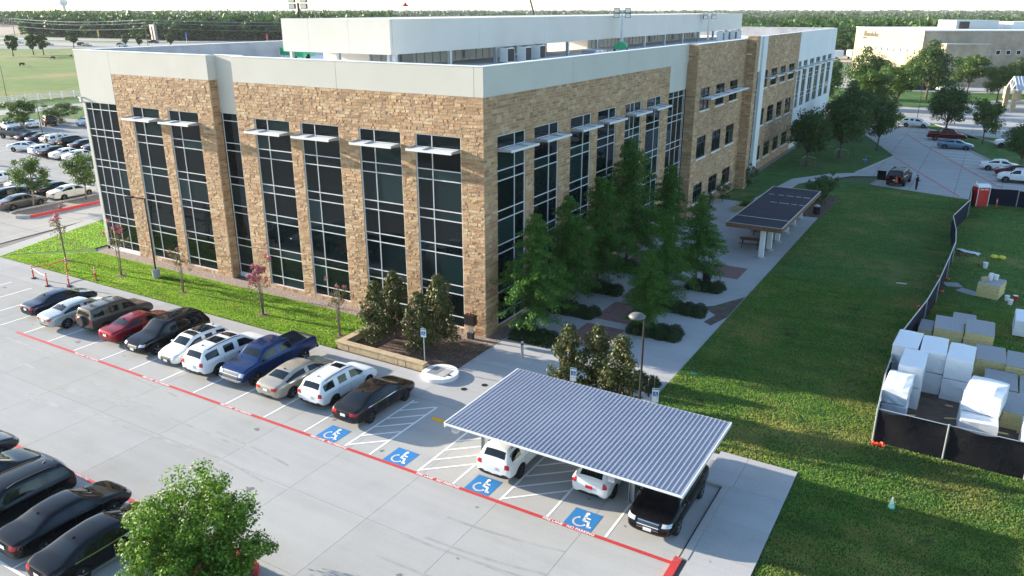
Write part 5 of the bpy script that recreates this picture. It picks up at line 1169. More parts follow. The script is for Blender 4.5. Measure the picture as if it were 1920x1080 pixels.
# ---- delineators with tape
DEL = [(-36.1,-7.85,'orange delineator post farthest left on the walk'),(-33.4,-8.35,'orange delineator post nearest the parked navy car'),(-31.9,-7.6,'orange delineator post in the middle of the walk'),(-35.6,-5.5,'orange delineator post on the grass behind the taped group'),(-31.45,-5.75,'orange delineator post at the right edge of the taped group')]
for x, y, lb in DEL + [(27.1,55.6,'orange delineator post in front of the navy fence')]:
    t = thing('delineator', lb, 'traffic post', (x,y,.02), 0, 'orange delineator posts'); MB().lathe([(.20,0),(.20,.05),(.08,.07)], 8).build('rubber_base', MT['black'], t)
    MB().lathe([(.055,.05),(.055,.98),(.03,1.02)], 10).build('tube', MT['orange'], t); MB().tube([(-.07,0,1.06),(.07,0,1.06)], .02, 6).build('handle', MT['orange'], t)
    for z in (.66,.84): MB().lathe([(.058,z),(.058,z+.09)], 10).build('reflector', MT['white'], t)
def tape(a, b, za, zb, lb):
    pts = [Vector((lerp(a[0],b[0],t/6), lerp(a[1],b[1],t/6), lerp(za,zb,t/6) - .12*math.sin(math.pi*t/6))) for t in range(7)]; mb = MB()
    for p, q in zip(pts[:-1], pts[1:]): mb.bar(p, q, .012, .07)
    tag(mb.build('barrier_tape', MT['orange'] if 'red' in lb else MT['white']), lb, 'tape', 'barrier tape')
tape(DEL[0], DEL[3], .9, .95, 'red barrier tape stretched over the grass at the back'); tape(DEL[0], DEL[1], .9, .85, 'white barrier tape between the two left delineators')
# ---- blue hydrant, tree stakes
hy = thing('fire_hydrant', 'blue fire hydrant on the side lawn near the drive', 'hydrant', (11.65,76.2,.03)); MB().lathe([(.12,0),(.12,.08),(.09,.1),(.09,.55),(.13,.58),(.13,.62),(.08,.72),(.03,.76)], 12).build('barrel', MT['blue'], hy)
MB().tube([(-.2,0,.45),(.2,0,.45)], .055, 8).build('nozzle', MT['white'], hy)
def stakes(x, y, lb):
    t = thing('tree_stakes', lb, 'stakes', (x,y,.02), 0, 'tree stakes')
    for a in (0,2.1,4.2): MB().bar((1.1*math.cos(a),1.1*math.sin(a),0),(1.1*math.cos(a),1.1*math.sin(a),1.2),.05).build('stake', MT['bark_pale'], t); MB().bar((1.1*math.cos(a),1.1*math.sin(a),1.15),(0.1*math.cos(a),.1*math.sin(a),1.3),.02).build('guy', MT['white'], t)
    MB().lathe([(1.0,0),(.8,.06),(.1,.08)], 18).build('mulch_ring', MT['mulch'], t)
stakes(5.4,69.9,'stakes and ties round the lawn tree nearest the wing'); stakes(8.1,78.3,'stakes and ties round the second lawn tree')
# ================================================================ FENCED YARD
FP = [(22.62,-1.25),(22.45,3.2),(22.5,9.0),(23.4,16.3),(23.8,21.5),(24.1,28.1),(24.25,32.5),(24.1,36.4),(23.6,42.0),(24.7,50.0),(24.6,57.3),(28.9,57.5),(33,57.0),(37,56.6)]
fe = thing('yard_fence', 'chain link yard fence with black and navy windscreen fabric along the lawn', 'fence')
def fpanel(a, b, h, mat, n=6, bow=.06):
    mb = MB(); d = Vector((b[0]-a[0], b[1]-a[1], 0)); nn = Vector((-d.y, d.x, 0)).normalized()
    for i in range(n+1):
        for j in range(4):
            t, s = i/n, j/3; p = Vector((a[0], a[1], 0)) + d*t + nn*(bow*math.sin(t*math.pi*2+j)*(.3+s)); mb.v.append((p.x, p.y, .03 + s*(h + .05*math.sin(9*t+a[0]))))
    for i in range(n):
        for j in range(3): k = i*4+j; mb.f.append((k, k+4, k+5, k+1)); mb.m.append(0)
    return mb.build('screen_panel', mat, fe, smooth=True)
for (a, b) in zip(FP[:-1], FP[1:]):
    fpanel(a, b, 1.72, MT['navy']); MB().tube([(a[0],a[1],1.80),(b[0],b[1],1.80)], .035, 6).build('top_rail', MT['galv'], fe)
for a in FP: MB().tube([(a[0],a[1],0),(a[0],a[1],1.85)], .045, 8).build('post', MT['galv'], fe)
FF_ = [(22.62,-1.25),(25.6,-1.35),(28.8,-1.35),(32.2,-1.3),(36,-1.3)]
for a, b in zip(FF_[:-1], FF_[1:]):
    fpanel(a, b, 1.72, MT['mesh_black'], 9, .09); MB().tube([(a[0],a[1],1.79),(b[0],b[1],1.79)], .022, 6).build('top_rail', MT['galv'], fe); MB().tube([(b[0],b[1],0),(b[0],b[1],1.85)], .04, 8).build('post', MT['galv'], fe)
# ---- wrapped insulation packs: soft-edged boxes
def pack(x0, x1, y0, y1, z0, z1, lb, mat='wrap', name='wrapped_pallet', seed=0, rz=0, dark_side=False, sag=.05):
    r = np.random.default_rng(seed); bm = bmesh.new(); bmesh.ops.create_cube(bm, size=1); bmesh.ops.subdivide_edges(bm, edges=bm.edges[:], cuts=3, use_grid_fill=True)
    for v in bm.verts:
        v.co.x *= (x1-x0); v.co.y *= (y1-y0); v.co.z *= (z1-z0)
        v.co += Vector(r.normal(0, .010, 3)); e = (abs(v.co.x)/(x1-x0)*2)**8 + (abs(v.co.y)/(y1-y0)*2)**8
        if v.co.z > 0: v.co.z -= sag*min(1, e*.6)
    me = bpy.data.meshes.new(name); bmesh.ops.bevel(bm, geom=[e for e in bm.edges if e.calc_face_angle(0) > .9], offset=.03, segments=1, affect='EDGES'); bm.to_mesh(me); bm.free(); me.materials.append(MT[mat]); me.polygons.foreach_set('use_smooth', [False]*len(me.polygons))
    t = thing(name, lb, 'wrapped pallet', ((x0+x1)/2,(y0+y1)/2,z0), rz, 'white wrapped packs in the yard'); put('wrapping', me, t, (0,0,(z1-z0)/2))
    if dark_side: MB().box(-(x1-x0)/2-.03,-(x1-x0)/2+.02,-(y1-y0)/2+.1,(y1-y0)/2-.12,.12,(z1-z0)-.12).build('open_end', MT['gboard'], t)
    return t
PK = [(22.45,23.68,5.9,8.4,0,1.22,'lower white pack in the left column of the back row'),(22.45,23.68,5.9,8.4,1.24,2.42,'upper white pack in the left column of the back row'),(23.74,25.0,5.7,8.2,0,1.22,'lower white pack in the middle column of the back row'),(23.74,25.0,5.7,8.2,1.24,2.42,'upper white pack in the middle column of the back row'),
 (25.06,26.3,5.3,7.8,0,1.22,'lower white pack in the right column of the back row'),(25.06,26.3,5.3,7.8,1.24,2.42,'upper white pack in the right column of the back row'),(23.0,24.15,3.3,5.75,0,1.20,'lower white pack of the second stack from the fence corner'),(23.0,24.15,3.3,5.75,1.22,2.38,'upper white pack of the second stack from the fence corner'),
 (22.6,23.75,.9,3.2,0,1.15,'lower white pack at the fence corner'),(22.6,23.75,.9,3.2,1.17,2.05,'upper white pack at the fence corner'),(26.0,27.6,1.1,3.3,0,1.15,'white pack on the ground under the torn shiny one'),(28.6,29.9,.2,2.6,0,1.3,'white pack cut by the right picture edge beside the black fence'),(28.4,30.2,17.0,19.4,.12,1.2,'white wrapped pack on the grass with a grey top at the right')]
for i, a in enumerate(PK): pack(*a, seed=i, rz=R(rng.uniform(-2.5,2.5)))
pack(26.15,27.75,1.9,4.1,1.18,2.28,'torn shiny white pack tipped on top with a grey open end', seed=40, rz=R(-8), dark_side=True, sag=.12)
def boards(x0, x1, y0, y1, n, lb, rz=0, top='gboard', th=.11, z0=0.0):
    t = thing('board_stack', lb, 'board stack', ((x0+x1)/2,(y0+y1)/2,z0+.03), rz, 'stacks of yellow edged boards in the yard'); w, d = x1-x0, y1-y0
    for k in range(n):
        j = rng.uniform(-.03,.03); MB().box(-w/2+j,w/2+j,-d/2-j,d/2-j,k*th+.022,(k+1)*th).build('board', MT['yboard'], t)
    MB().box(-w/2,w/2,-d/2,d/2,n*th+.002,n*th+.03).build('facing', MT[top], t); MB().box(-w/2-.01,w/2+.01,-d/2-.01,-d/2+.12,n*th+.032,n*th+.04).build('edge_strip', MT['kerb'], t)
BS = [(25.0,26.3,15.9,18.0,6,'lone yellow edged board stack behind the others'),(24.1,25.65,12.4,14.9,12,'tall yellow edged board stack on the left of the pair'),(25.75,27.25,12.3,14.9,13,'tall yellow edged board stack on the right of the pair'),(23.3,24.05,12.6,14.6,9,'narrow board stack squeezed against the fence'),
 (26.45,27.9,9.2,11.6,10,'board stack with grey top right of the white packs'),(27.95,29.4,9.0,11.4,10,'board stack with grey top at the right picture edge'),(27.0,28.5,6.4,8.9,7,'lower board stack with red edged grey top'),(28.6,30.0,6.2,8.8,7,'lower board stack at the right edge behind the red edged one'),(27.8,29.6,3.4,6.0,8,'board stack lying behind the torn pack')]
for a in BS: boards(*a, rz=R(rng.uniform(-2,2)))
boards(26.35,27.75,24.2,26.2,9,'weathered board stack on the grass carrying buckets and a box',R(-12))
for i, (x, y, rz, w, lb) in enumerate(((24.6,26.2,20,1.1,'loose grey board lying on the grass by the fence'),(25.7,25.0,-25,1.4,'loose grey board leaning at the weathered stack'))): tag(MB().box(-w/2,w/2,-.5,.5,0,.05).build('loose_board', MT['gboard'], loc=(x,y,.04), rz=R(rz)), lb, 'board')
def bucket(x, y, z, lb, mat='white', s=1.0):
    t = thing('bucket', lb, 'bucket', (x,y,z), 0, 'buckets in the yard'); MB().lathe([(.13*s,0),(.16*s,.34*s),(.17*s,.34*s),(.17*s,.37*s),(.15*s,.37*s)], 14).build('pail', MT[mat], t); MB().lathe([(.165*s,.37*s),(.165*s,.39*s)], 14).build('lid', MT['sign_white'], t)
bucket(26.9,25.4,1.06,'white bucket in front on the weathered board stack'); bucket(27.25,25.7,1.06,'white bucket at the right on the weathered board stack'); bucket(26.95,25.9,1.06,'white bucket at the back of the weathered board stack'); bucket(26.6,32.2,.03,'pale blue bucket standing on the grass', 'sign_white', 1.2)
for i, (x, y) in enumerate(((28.1,24.4),(28.3,23.6),(28.6,24.7))): bucket(x, y, .03, ('white bucket lying left beside the weathered stack','white bucket nearest the camera beside the weathered stack','red and white bucket beside the weathered stack')[i], ('white','white','red')[i])
tag(MB().box(-.22,.22,-.18,.18,0,.26).box(-.22,.22,-.005,.005,.262,.27).build('carton', MT['tan_block'], loc=(26.55,25.0,1.06), rz=.3), 'small brown carton on the weathered board stack', 'carton')
for i, (x, y, m, w, lb) in enumerate(((25.3,36.2,'white',1.9,'crumpled white sheet on the grass inside the fence'),(24.9,35.3,'wood',.9,'pinkish scrap beside the crumpled sheet'),(26.4,32.6,'wood',.7,'brown rubble beside the pale bucket'),(21.3,24.6,'white',.75,'short white plank on the lawn'),(12.9,1.6,'sign_green',.42,'pale green valve cover in the lawn by the walk'),(22.9,-1.6,'orange',.55,'orange bag at the fence corner'))):
    bm = bmesh.new(); bmesh.ops.create_grid(bm, x_segments=7, y_segments=4, size=.5); rr = random.Random(i)
    for v in bm.verts: v.co.x *= w*(1.0); v.co.y *= (.18 if 'plank' in lb else .5)*min(w,1); v.co.z = rr.uniform(0,.05 if 'plank' in lb or 'cover' in lb else .18)
    r_ = bmesh.ops.solidify(bm, geom=bm.faces[:], thickness=.03); me = bpy.data.meshes.new('scrap'); bm.to_mesh(me); bm.free(); me.materials.append(MT[m]); o = put('scrap', me, None, (x,y,.06), rr.uniform(-.5,.3)); tag(o, lb, 'scrap')
for i, (x, y, lb) in enumerate(((27.2,35.6,'left yellow sandbag on the grass in the yard'),(27.75,35.6,'right yellow sandbag on the grass in the yard'))): 
    t = tag(MB().lathe([(.05,0),(.28,.06),(.30,.16),(.2,.27),(.04,.3)], 12).build('sandbag', base_mat('yellow_bag', (.62,.55,.05), .7), loc=(x,y,.03), smooth=True), lb, 'sandbag', 'yellow sandbags')
for i, (x, y) in enumerate(((23.6,27.6),(24.2,27.4),(22.9,19.7),(23.5,19.4),(24.0,24.0))): tag(MB().lathe([(.02,0),(.17,.03),(.19,.09),(.1,.15),(.02,.16)], 10).build('sandbag', MT['orange'], loc=(x,y,.03), smooth=True), 'small orange sandbag lying at the foot of the yard fence', 'sandbag', 'orange sandbags at the fence foot')
tw = thing('toy_cone', 'pale green and white small cone standing on the near lawn', 'cone', (24.03,-6.6,.03)); MB().box(-.16,.16,-.16,.16,0,.035).build('foot', MT['sign_green'], tw); MB().lathe([(.13,.035),(.08,.24)], 14).build('lower_cone', base_mat('pale_green', (.30,.62,.45), .5), tw); MB().lathe([(.08,.24),(.02,.5)], 14).build('upper_cone', MT['white'], tw)
# ---- portable toilet
pt = thing('portable_toilet', 'portable toilet with red side, navy door and white roof by the fence', 'portable toilet', (25.5,57.0-.9,.03), R(28))
MB().box(-.58,.58,-.58,.58,.08,2.05).build('cabin', MT['red'], pt); MB().box(.582,.61,-.52,.52,.12,2.0).build('door', base_mat('navy_plastic', (.015,.03,.16), .45), pt); MB().box(-.62,.64,-.62,.62,0,.08).build('skid', MT['black'], pt)
n = 10; mbr = MB(); mbr.ext([(-.64,2.05)]+[(-.64*math.cos(math.pi*k/n), 2.07+.26*math.sin(math.pi*k/n)) for k in range(n+1)]+[(.64,2.05)], 'x', -.64, .64); mbr.build('roof', MT['white'], pt); MB().tube([(-.4,.4,2.2),(-.4,.4,2.5)], .05, 8).build('vent', MT['white'], pt)
for x, y in ((-.59,-.59),(.59,-.59),(.59,.59)): MB().box(x-.03,x+.03,y-.03,y+.03,.08,2.06).build('corner_post', MT['white'], pt)
for k in range(8): MB().box(-.38+k*.095+(.06 if k > 3 else 0),-.32+k*.095+(.06 if k > 3 else 0),-.592,-.584,1.78,1.92).build('letter', MT['white'], pt)
dtx = bpy.data.meshes.new('star'); bm = bmesh.new(); vv = [bm.verts.new((0, (.2 if k % 2 == 0 else .085)*math.sin(k*math.pi/5), (.2 if k % 2 == 0 else .085)*math.cos(k*math.pi/5))) for k in range(10)]; bm.faces.new(vv); bm.to_mesh(dtx); bm.free(); dtx.materials.append(MT['white']); put('star', dtx, pt, (.616,0,1.5))
# ================================================================ PEOPLE AND ANIMALS
def skin_body(name, joints, edges, mat, parent, sub=2):
    me = bpy.data.meshes.new(name); me.from_pydata([j[:3] for j in joints], edges, []); o = bpy.data.objects.new(name, me); col.objects.link(o)
    sk = o.modifiers.new('skin', 'SKIN')
    for i, j in enumerate(joints):
        v = me.skin_vertices[0].data[i]; v.radius = j[3] if isinstance(j[3], tuple) else (j[3], j[3]); v.use_root = (i == 0)
    s = o.modifiers.new('s', 'SUBSURF'); s.levels = sub; s.render_levels = sub
    dg = bpy.context.evaluated_depsgraph_get(); m2 = bpy.data.meshes.new_from_object(o.evaluated_get(dg)); bpy.data.objects.remove(o)
    m2.materials.clear(); m2.materials.append(mat); m2.polygons.foreach_set('use_smooth', [True]*len(m2.polygons)); return put(name, m2, parent)
def person(x, y, rz, lb, raise_arm=True):
    t = thing('person', lb, 'person', (x,y,.03), rz)
    J = [(0,0,.95,(.15,.11)),(0,0,1.15,(.145,.10)),(0,0,1.36,(.17,.11)),(0,0,1.50,(.06,.06)),(0,-.01,1.60,(.075,.085)),(0,-.01,1.70,(.08,.09)),
         (.19,0,1.42,.062),(.24,.02,1.18,.047),(.17,-.22,1.12,.038),(.12,-.33,1.17,.035),(-.19,0,1.42,.062),(-.25,.02,1.17,.047),(-.18,-.22,1.12,.038),(-.10,-.33,1.17,.035),
         (.09,0,.88,.095),(.10,-.02,.50,.065),(.10,.02,.10,.045),(.10,-.13,.05,.042),(-.09,0,.88,.095),(-.10,-.02,.50,.065),(-.10,.02,.10,.045),(-.10,-.13,.05,.042)]
    E_ = [(0,1),(1,2),(2,3),(3,4),(4,5),(2,6),(6,7),(7,8),(8,9),(2,10),(10,11),(11,12),(12,13),(0,14),(14,15),(15,16),(16,17),(0,18),(18,19),(19,20),(20,21)]
    skin_body('body', J, E_, MT['cloth_black'], t)
    MB().lathe([(.03,1.535),(.075,1.56),(.088,1.63),(.085,1.70),(.05,1.755)], 14, (0,-.02,0)).build('face', MT['skin'], t, smooth=True)
    MB().lathe([(.095,1.66),(.10,1.70),(.07,1.78),(.02,1.79)], 14, (0,.008,0)).build('hair', MT['hair'], t, smooth=True)
    for s in (-1,1):
        h = MB().lathe([(.015,-.05),(.038,-.03),(.036,.03),(.015,.05)], 8, (s*.10,-.36,1.18)).build('hand', MT['skin'], t, smooth=True)
        for k in range(4): MB().tube([(s*.10-.024+.016*k,-.38,1.20),(s*.10-.024+.016*k,-.43,1.21),(s*.09-.024+.016*k,-.45,1.185)], [.009,.008,.006], 6).build('finger', MT['skin'], h)
        MB().tube([(s*.07,-.36,1.20),(s*.05,-.40,1.22)], [.010,.008], 6).build('thumb', MT['skin'], h)
        MB().lathe([(.02,0),(.055,.01),(.055,.07),(.03,.09)], 10, (s*.10,-.06,0)).build('shoe', MT['white'], t)
    return t
person(19.15,60.95,R(60),'person in black clothes standing beside the black SUV on the right drive'); person(6.9,37.8,R(-40),'person in a black shirt walking beside the picnic shelter')
oc = thing('traffic_cone', 'orange traffic cone in the open rear of the black SUV', 'traffic cone', (17.0-.05,61.55,.62)); MB().box(-.2,.2,-.2,.2,0,.04).build('foot', MT['orange'], oc); MB().lathe([(.16,.04),(.03,.7)], 14).build('cone', MT['orange'], oc)
def cow(x, y, rz, lb):
    t = thing('cow', lb, 'cow', (x,y,0), rz, 'black cows in the pasture')
    J = [(-.6,0,1.15,(.30,.34)),(0,0,1.10,(.33,.40)),(.6,0,1.15,(.30,.36)),(1.0,0,1.15,(.16,.2)),(1.25,0,.75,(.13,.14)),(1.4,0,.45,(.09,.09)),(-.75,.2,.65,.12),(-.8,.2,.1,.06),(-.75,-.2,.65,.12),(-.7,-.2,.1,.06),(.6,.2,.6,.11),(.6,.2,.1,.055),(.6,-.2,.6,.11),(.66,-.2,.1,.055),(-.95,0,1.2,.05),(-1.05,0,.6,.03)]
    skin_body('body', J, [(0,1),(1,2),(2,3),(3,4),(4,5),(0,6),(6,7),(0,8),(8,9),(2,10),(10,11),(2,12),(12,13),(0,14),(14,15)], MT['cow'], t, 1)
cow(-306,153.4,R(20),'black cow grazing in the middle of the pasture'); cow(-275.4,124.1,R(100),'black cow at the left of the pasture'); cow(-316,167.2,R(170),'black cow beside the roof corner in the pasture')
# ================================================================ LEFT BACKGROUND
wf = thing('ranch_fence', 'white three rail ranch fence along the pasture', 'fence'); y = 20.0; pts = []
while y < 130: pts.append((-160.6 + (y-60)*.05, y)); y += 2.75
for a in pts: MB().box(a[0]-.09,a[0]+.09,a[1]-.09,a[1]+.09,0,1.55).build('post', MT['white'], wf)
for a, b in zip(pts[:-1], pts[1:]):
    for z in (.45,.9,1.35): MB().box(a[0]+.09,a[0]+.13,a[1],b[1],z-.08,z+.08).build('rail', MT['white'], wf)
def upole(x, y, h, lb):
    t = thing('utility_pole', lb, 'utility pole', (x,y,0), R(-20), 'utility poles along the highway'); MB().tube([(0,0,0),(0,0,h)], [.22,.14], 8).build('pole', MT['bark_pale'], t)
    for z in (h-.6,h-2.2): MB().box(-1.6,1.6,-.08,.08,z-.1,z+.1).build('crossarm', MT['bark_pale'], t)
PL = [(-620,190),(-501.6,246),(-379,250),(-262,330)]
for i, (x, y) in enumerate(PL[1:]): upole(x, y, 14.5, ('utility pole at the left beside the wood','utility pole near the stone gate','utility pole behind the roof at the right')[i])
for j, (zz, off) in enumerate(((13.9,1.5),(13.9,-1.5),(12.3,0),(9.5,0))):
    mb = MB()
    for a, b in zip(PL[:-1], PL[1:]):
        q = [(lerp(a[0],b[0],t/8)+off*.3, lerp(a[1],b[1],t/8)+off, zz-1.6*math.sin(math.pi*t/8)) for t in range(9)]; mb.tube(q, .055, 4)
    tag(mb.build('power_line', MT['galv']), ('upper front power line','upper rear power line','lower power line','lowest phone line')[j]+' strung between the utility poles', 'cable')
gw = thing('stone_gate', 'pale stone gateway wall beside the wood across the highway', 'gate wall', (-453,309,0), R(-25)); 
gw_m = noisy('gate_stone', [(.3,(.22,.20,.18)),(.7,(.30,.27,.24))], .4, .9); MB().ext([(-7.6,0),(-3.4,0),(-4.6,9.6),(-10.5,9.8)], 'y', -.8, .8).build('wing_wall', gw_m, gw); MB().ext([(1.5,0),(5.0,0),(4.4,9.8),(-1.0,9.8)], 'y', -.8, .8).build('wing_wall', gw_m, gw); MB().box(-4.6,-1.0,-.7,.7,8.6,9.7).build('lintel', gw_m, gw)
for i, (x, y, m, lb) in enumerate(((-395,288,'sign_blue','tall thin blue sign beside the highway'),(-340,300,'red','red feather banner beside the highway'),(-500,300,'yellow','yellow diamond sign at the wood edge'))):
    t = thing('road_sign', lb, 'sign', (x,y,0), R(20)); MB().tube([(0,0,0),(0,0,5.2)], .1, 6).build('post', MT['galv'], t); MB().box(-.6,.6,-.05,.05,3.0,6.0).build('plate', MT[m], t)
cn = thing('pale_structure', 'pale low wall beside the bushes at the far car park end', 'wall', (-108,57,0)); MB().box(-4,4,-.3,.3,0,2.6).build('panel', MT['tan_block'], cn); MB().box(-4.1,4.1,-.4,.4,2.61,2.8).build('coping', MT['eifs'], cn)
wtw = thing('water_tower', 'faint pale water tower on the hazy skyline', 'water tower', (*polar(121, 2600), 0)); MB().lathe([(4,0),(3.5,26),(9,31),(11,36),(10,42),(2,46)], 16).build('tank', MT['eifs_white'], wtw, smooth=True); MB().lathe([(11.3,35.5),(11.3,36.5)], 16).build('walkway', MT['galv'], wtw)
# crane whose boom and hook show over the roof
kx, ky = polar(1030, 260); cr = thing('crane', 'crane boom and cables rising behind the roof screen', 'crane', (kx,ky,0)); ux, uy = polar(985, 255)
MB().bar((0,0,2),(ux-kx,uy-ky,27),.35).build('boom', MT['steel_dark'], cr); MB().box(-1.5,1.5,-2.5,2.5,0,2.4).build('carrier', MT['yellow'], cr); MB().tube([(ux-kx,uy-ky,27),(polar(760,255)[0]-kx,polar(760,255)[1]-ky,40)], .12, 5).build('boom_tip', MT['steel_dark'], cr)
hx, hy_ = polar(760, 255); hk = thing('hook_block', 'red crane hook block hanging over the skyline', 'hook block', (hx,hy_,20.2)); MB().lathe([(.3,0),(1.0,.15),(1.0,.35),(.5,.6),(.3,1.1)], 12).build('sheave', MT['red'], hk); MB().tube([(0,0,1.1),(0,0,19.5)], .06, 5).build('cable', MT['steel_dark'], hk)
# ================================================================ RIGHT BACKGROUND BUILDINGS
fwd = Vector((-math.sin(R(30.64)), math.cos(R(30.64)), 0)); rgt = Vector((fwd.y, -fwd.x, 0))
b2 = thing('far_office', 'tan brick office block with rows of small square windows behind the trees', 'building', (7.1,206.8,0), R(30.64))
bk = noisy('buff_brick', [(.3,(.34,.27,.20)),(.5,(.42,.34,.26)),(.7,(.48,.40,.31))], .35, .9, fine=(3.0,.35))
bkl = noisy('cream_stone', [(.3,(.30,.25,.165)),(.7,(.34,.285,.19))], .35, .9)
h2 = 13.9
MB().box(0,70,.4,44,0,h2).build('wall', bk, b2); MB().box(-.4,0,0.0,44,0,h2).build('side_wall', bkl, b2); MB().box(3.8,15.3,-4.2,.38,0,h2-3.2).build('wall', bk, b2); MB().box(3.76,3.8,-4.2,.38,0,h2-3.2).build('wall_edge', bkl, b2)
MB().box(-.5,70,.2,44.2,h2,h2+.25).build('coping', MT['eifs_white'], b2); MB().box(3.7,15.4,-4.3,.38,h2-3.19,h2-3.0).build('coping', MT['eifs'], b2)
MB().box(15,27,14,24,h2+.26,h2+2.6).build('plant_screen', MT['galv'], b2); MB().box(16,18.5,13.5,13.98,h2+.4,h2+2.2).build('louvre', MT['steel_dark'], b2); MB().box(31,44,14,24,h2+.26,h2+2.2).build('plant_screen', MT['eifs_white'], b2)
for z in (8.5,3.5):
    for k in range(6):
        x = 17.5 + k*2.75; w = MB().box(x-.62,x+.62,.30,.398,z-.62,z+.62).build('window', MT['eifs_white'], b2); MB().box(x-.48,x+.48,.27,.299,z-.48,z+.48).build('pane', MT['glass'], w)
    for k in range(9):
        y = 4 + k*4.0; w = MB().box(-.48,-.402,y-.45,y+.45,z-.7,z+.7).build('window', MT['eifs_white'], b2); MB().box(-.50,-.481,y-.32,y+.32,z-.55,z+.55).build('pane', MT['glass'], w)
lm_ = MB()
for k in range(11): lm_.box(-.47,-.41,27.5+k*.95,28.1+k*.95,11.6,12.3+(.9 if k in (2,4,9,10) else .25))
lm_.box(-.47,-.41,35.5,38.0,10.9,11.3); lm_.build('sign_letters', MT['steel_dark'], b2)
def shed(name, lb, loc, rz, L, W, z, rise, truss=True):
    t = thing(name, lb, 'pavilion', loc, rz); mt_ = noisy('seam_metal', [(.3,(.40,.45,.50)),(.7,(.46,.51,.56))], .3, .4, metal=.3)
    for s in (-1,1):
        k = 0; x = -L/2
        while x < L/2-.01:
            MB().quad((x,0,z+rise),(x+.58,0,z+rise),(x+.58,s*W/2,z),(x,s*W/2,z)).build('roof_sheet', mt_, t); MB().bar((x,0,z+rise+.03),(x,s*W/2,z+.03),.06,.09).build('seam', mt_, t); x += .6; k += 1
    for x in (-L/2,L/2):
        tr = MB(); tr.bar((x,-W/2,z-.1),(x,0,z+rise-.1),.2).bar((x,W/2,z-.1),(x,0,z+rise-.1),.2).bar((x,-W*.25,z+rise*.45),(x,0,z-.4),.16).bar((x,W*.25,z+rise*.45),(x,0,z-.4),.16).bar((x,0,z+rise-.1),(x,0,z-.4),.16); tr.build('truss', MT['eifs_white'], t)
        for y in (-W*.36,W*.36): MB().box(x-.4,x+.4,y-.4,y+.4,0,z-.1).build('column', MT['tan_block'], t)
shed('pavilion','gabled metal roof pavilion with white trusses at the right',(36.5,158,0),R(12),17,9,4.2,2.4); shed('carport_far','long pale ribbed metal roof behind the gabled pavilion',(46,186,0),R(25),38,8,3.6,.9)
s3 = thing('service_enclosure', 'dark walled enclosure with pale trim before the far building', 'enclosure', (9,193,0), R(25)); MB().box(-7,7,-.25,.25,0,3.0).build('panel', MT['steel_dark'], s3); MB().box(-7.2,7.2,-.3,.3,3.01,3.35).build('trim', MT['eifs_white'], s3); MB().box(-7.6,-7.05,-.4,.4,0,3.4).build('pier', MT['eifs_white'], s3)
for i, (dx, dy) in enumerate(((-33,318),(-40,322),(-27,326))):
    t = thing('box_trailer', ('left white box trailer on the dirt beyond the wing','middle white box trailer on the dirt beyond the wing','right white box trailer on the dirt beyond the wing')[i], 'trailer', (dx,dy,0), R(40+10*i)); MB().box(-3,3,-1.3,1.3,.9,3.6).build('box', MT['white'], t)
    for x in (-1.5,1.5): MB().lathe([(.1,-1.35),(.5,-1.35),(.5,-1.0),(.1,-1.0)], 12, (0,0,0)).xf(Matrix.Translation((x,0,.5)) @ Matrix.Rotation(math.pi/2,4,'X')).build('wheel', MT['rubber'], t)
ysh = [(2.6,126,'yellow bush left behind the wing end'),(5.0,128,'yellow bush right behind the wing end')]
for i, (x, y, lb) in enumerate(ysh): tag(put('bush', bsh[1], None, (x,y,0), i), lb, 'bush', 'bushes beyond the wing').scale = (1.6,1.6,1.3)
# ================================================================ WEAR ON THE PAVING, SCRAPS IN THE YARD
oil = noisy('oil_stain', [(.3,(.10,.095,.09)),(.6,(.22,.215,.205))], 3, .7); tyre = noisy('tyre_mark', [(.3,(.25,.245,.235)),(.7,(.36,.355,.34))], 1.2, .9)
rs_ = random.Random(5)
for i in range(34):
    x = rs_.uniform(-36, 16); y = rs_.choice((rs_.uniform(-13.9,-9.6), rs_.uniform(-13.9,-9.6), rs_.uniform(-21.5,-15))); q = rs_.uniform(.05,.22); ph = rs_.uniform(0,6)
    MB().poly([(x+q*(1+.35*math.sin(3*a+ph))*math.cos(a), y+q*.8*(1+.3*math.sin(2*a+ph))*math.sin(a), .0045+i*.00004) for a in [k*math.pi/7 for k in range(14)]]).build('oil_stain', oil, lot)
for i in range(9):
    x = rs_.uniform(-30, 14); y = rs_.uniform(-20.5,-16); L = rs_.uniform(3,8); c = rs_.uniform(-.02,.02); mb = MB()
    for dy in (0, 1.5): 
        q = [(x+L*t/8, y+dy+c*(L*t/8)**2, .0018+i*.00028) for t in range(9)]
        for a, b in zip(q[:-1], q[1:]): mb.quad((a[0],a[1]-.07,a[2]),(b[0],b[1]-.07,b[2]),(b[0],b[1]+.07,b[2]),(a[0],a[1]+.07,a[2]))
    mb.build('tyre_mark', tyre, lot)
for i in range(14):
    x = rs_.uniform(23.8,29.5); y = rs_.uniform(-.8,5.0); L = rs_.uniform(.25,.9)
    tag(MB().box(-L/2,L/2,-.045,.045,0,.035).build('scrap_lath', MT['yboard'], loc=(x,y,.04), rz=rs_.uniform(0,3)), 'pale wooden lath lying on the bare soil of the yard', 'lath', 'laths scattered on the yard soil')
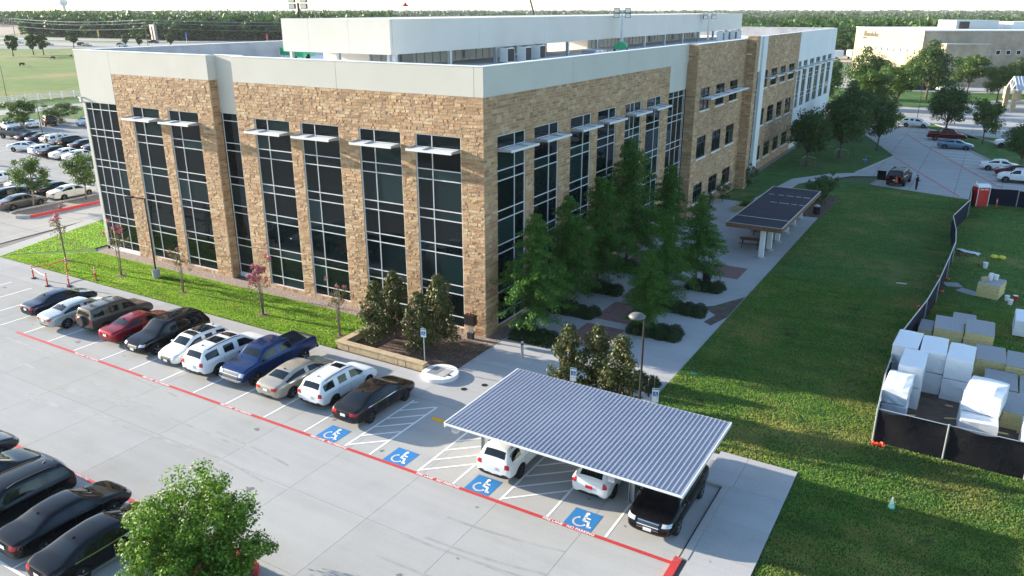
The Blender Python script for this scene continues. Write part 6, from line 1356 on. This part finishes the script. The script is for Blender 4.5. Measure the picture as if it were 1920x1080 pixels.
# ================================================================ GRASS BLADES
def inside(px, py, poly):
    r = np.zeros(len(px), bool); n = len(poly)
    for i in range(n):
        (x1,y1),(x2,y2) = poly[i], poly[(i+1) % n]
        if y1 == y2: continue
        c = ((y1 > py) != (y2 > py)) & (px < (x2-x1)*(py-y1)/(y2-y1) + x1); r ^= c
    return r
def grass(polys, holes, n, label, mat, h=(.05,.11), w=.05, z=.03, near=True):
    r = np.random.default_rng(n); X = []; Y = []
    for poly, cnt in polys:
        xs = [p[0] for p in poly]; ys = [p[1] for p in poly]; m = int(cnt*1.6)
        px = r.uniform(min(xs), max(xs), m); py = r.uniform(min(ys), max(ys), m); k = inside(px, py, poly)
        for hp in holes: k &= ~inside(px, py, hp)
        X.append(px[k]); Y.append(py[k])
    X = np.concatenate(X); Y = np.concatenate(Y); k = len(X); a = r.uniform(0, 6.28, k); H = r.uniform(*h, k); W = w*r.uniform(.6,1.4,k)
    lx, ly = r.normal(0,.03,k), r.normal(0,.03,k); V = np.empty((k,4,3)); cx, cy = np.cos(a)*W/2, np.sin(a)*W/2
    V[:,0] = np.column_stack((X-cx, Y-cy, np.full(k, z))); V[:,1] = np.column_stack((X+cx, Y+cy, np.full(k, z))); V[:,2] = np.column_stack((X+cx*.4+lx, Y+cy*.4+ly, z+H)); V[:,3] = np.column_stack((X-cx*.4+lx, Y-cy*.4+ly, z+H*.9))
    return stuff(put('grass', np_mesh('grass', V.reshape(-1,3), np.arange(4*k).reshape(k,4), MT[mat])), label, 'grass')
grass([([(-44.2,-6.1),(-7.05,-6.1),(-7.05,-1.25),(-38.2,-1.25)], 66000), ([(-47.4,3.1),(-44.3,-6.0),(-39.6,-.6),(-39.6,12),(-48.2,12)], 14000)], [], 66000, 'bright mown grass of the front lawn', 'grass_blade_front', h=(.04,.08), w=.05)
grass([([(20.2,-26),(20.2,-5.9),(34,-5.9),(34,-26)], 80000), ([(12.1,-5.9),(12.1,22),(34,22),(34,-5.9)], 115000), ([(12.1,22),(12.1,60),(23.9,58.8),(36,56),(36,22)], 45000)], [[(22.6,-1.3),(34,-1.6),(34,10),(22.5,9)], [(10.2,42),(12.4,42),(12.4,53),(10.2,53)]], 190000, 'mown grass of the side lawn', 'grass_blade', h=(.04,.08), w=.055)
# ================================================================ HAZE
hz = MB().box(-6500,5500,-400,9000,-1.2,60).build('haze', MT['white'], fix=True); hz.data.materials.clear()
hm = bpy.data.materials.new('haze'); hm.use_nodes = True; hn = hm.node_tree.nodes; hn.remove(hn['Principled BSDF']); pvn = hn.new('ShaderNodeVolumePrincipled')
pvn.inputs['Color'].default_value = (.93,.96,1.0,1); pvn.inputs['Density'].default_value = .00006; pvn.inputs['Anisotropy'].default_value = .0
hm.node_tree.links.new(pvn.outputs[0], hn['Material Output'].inputs['Volume']); hz.data.materials.append(hm); stuff(hz, 'thin pale haze over the whole place', 'haze')
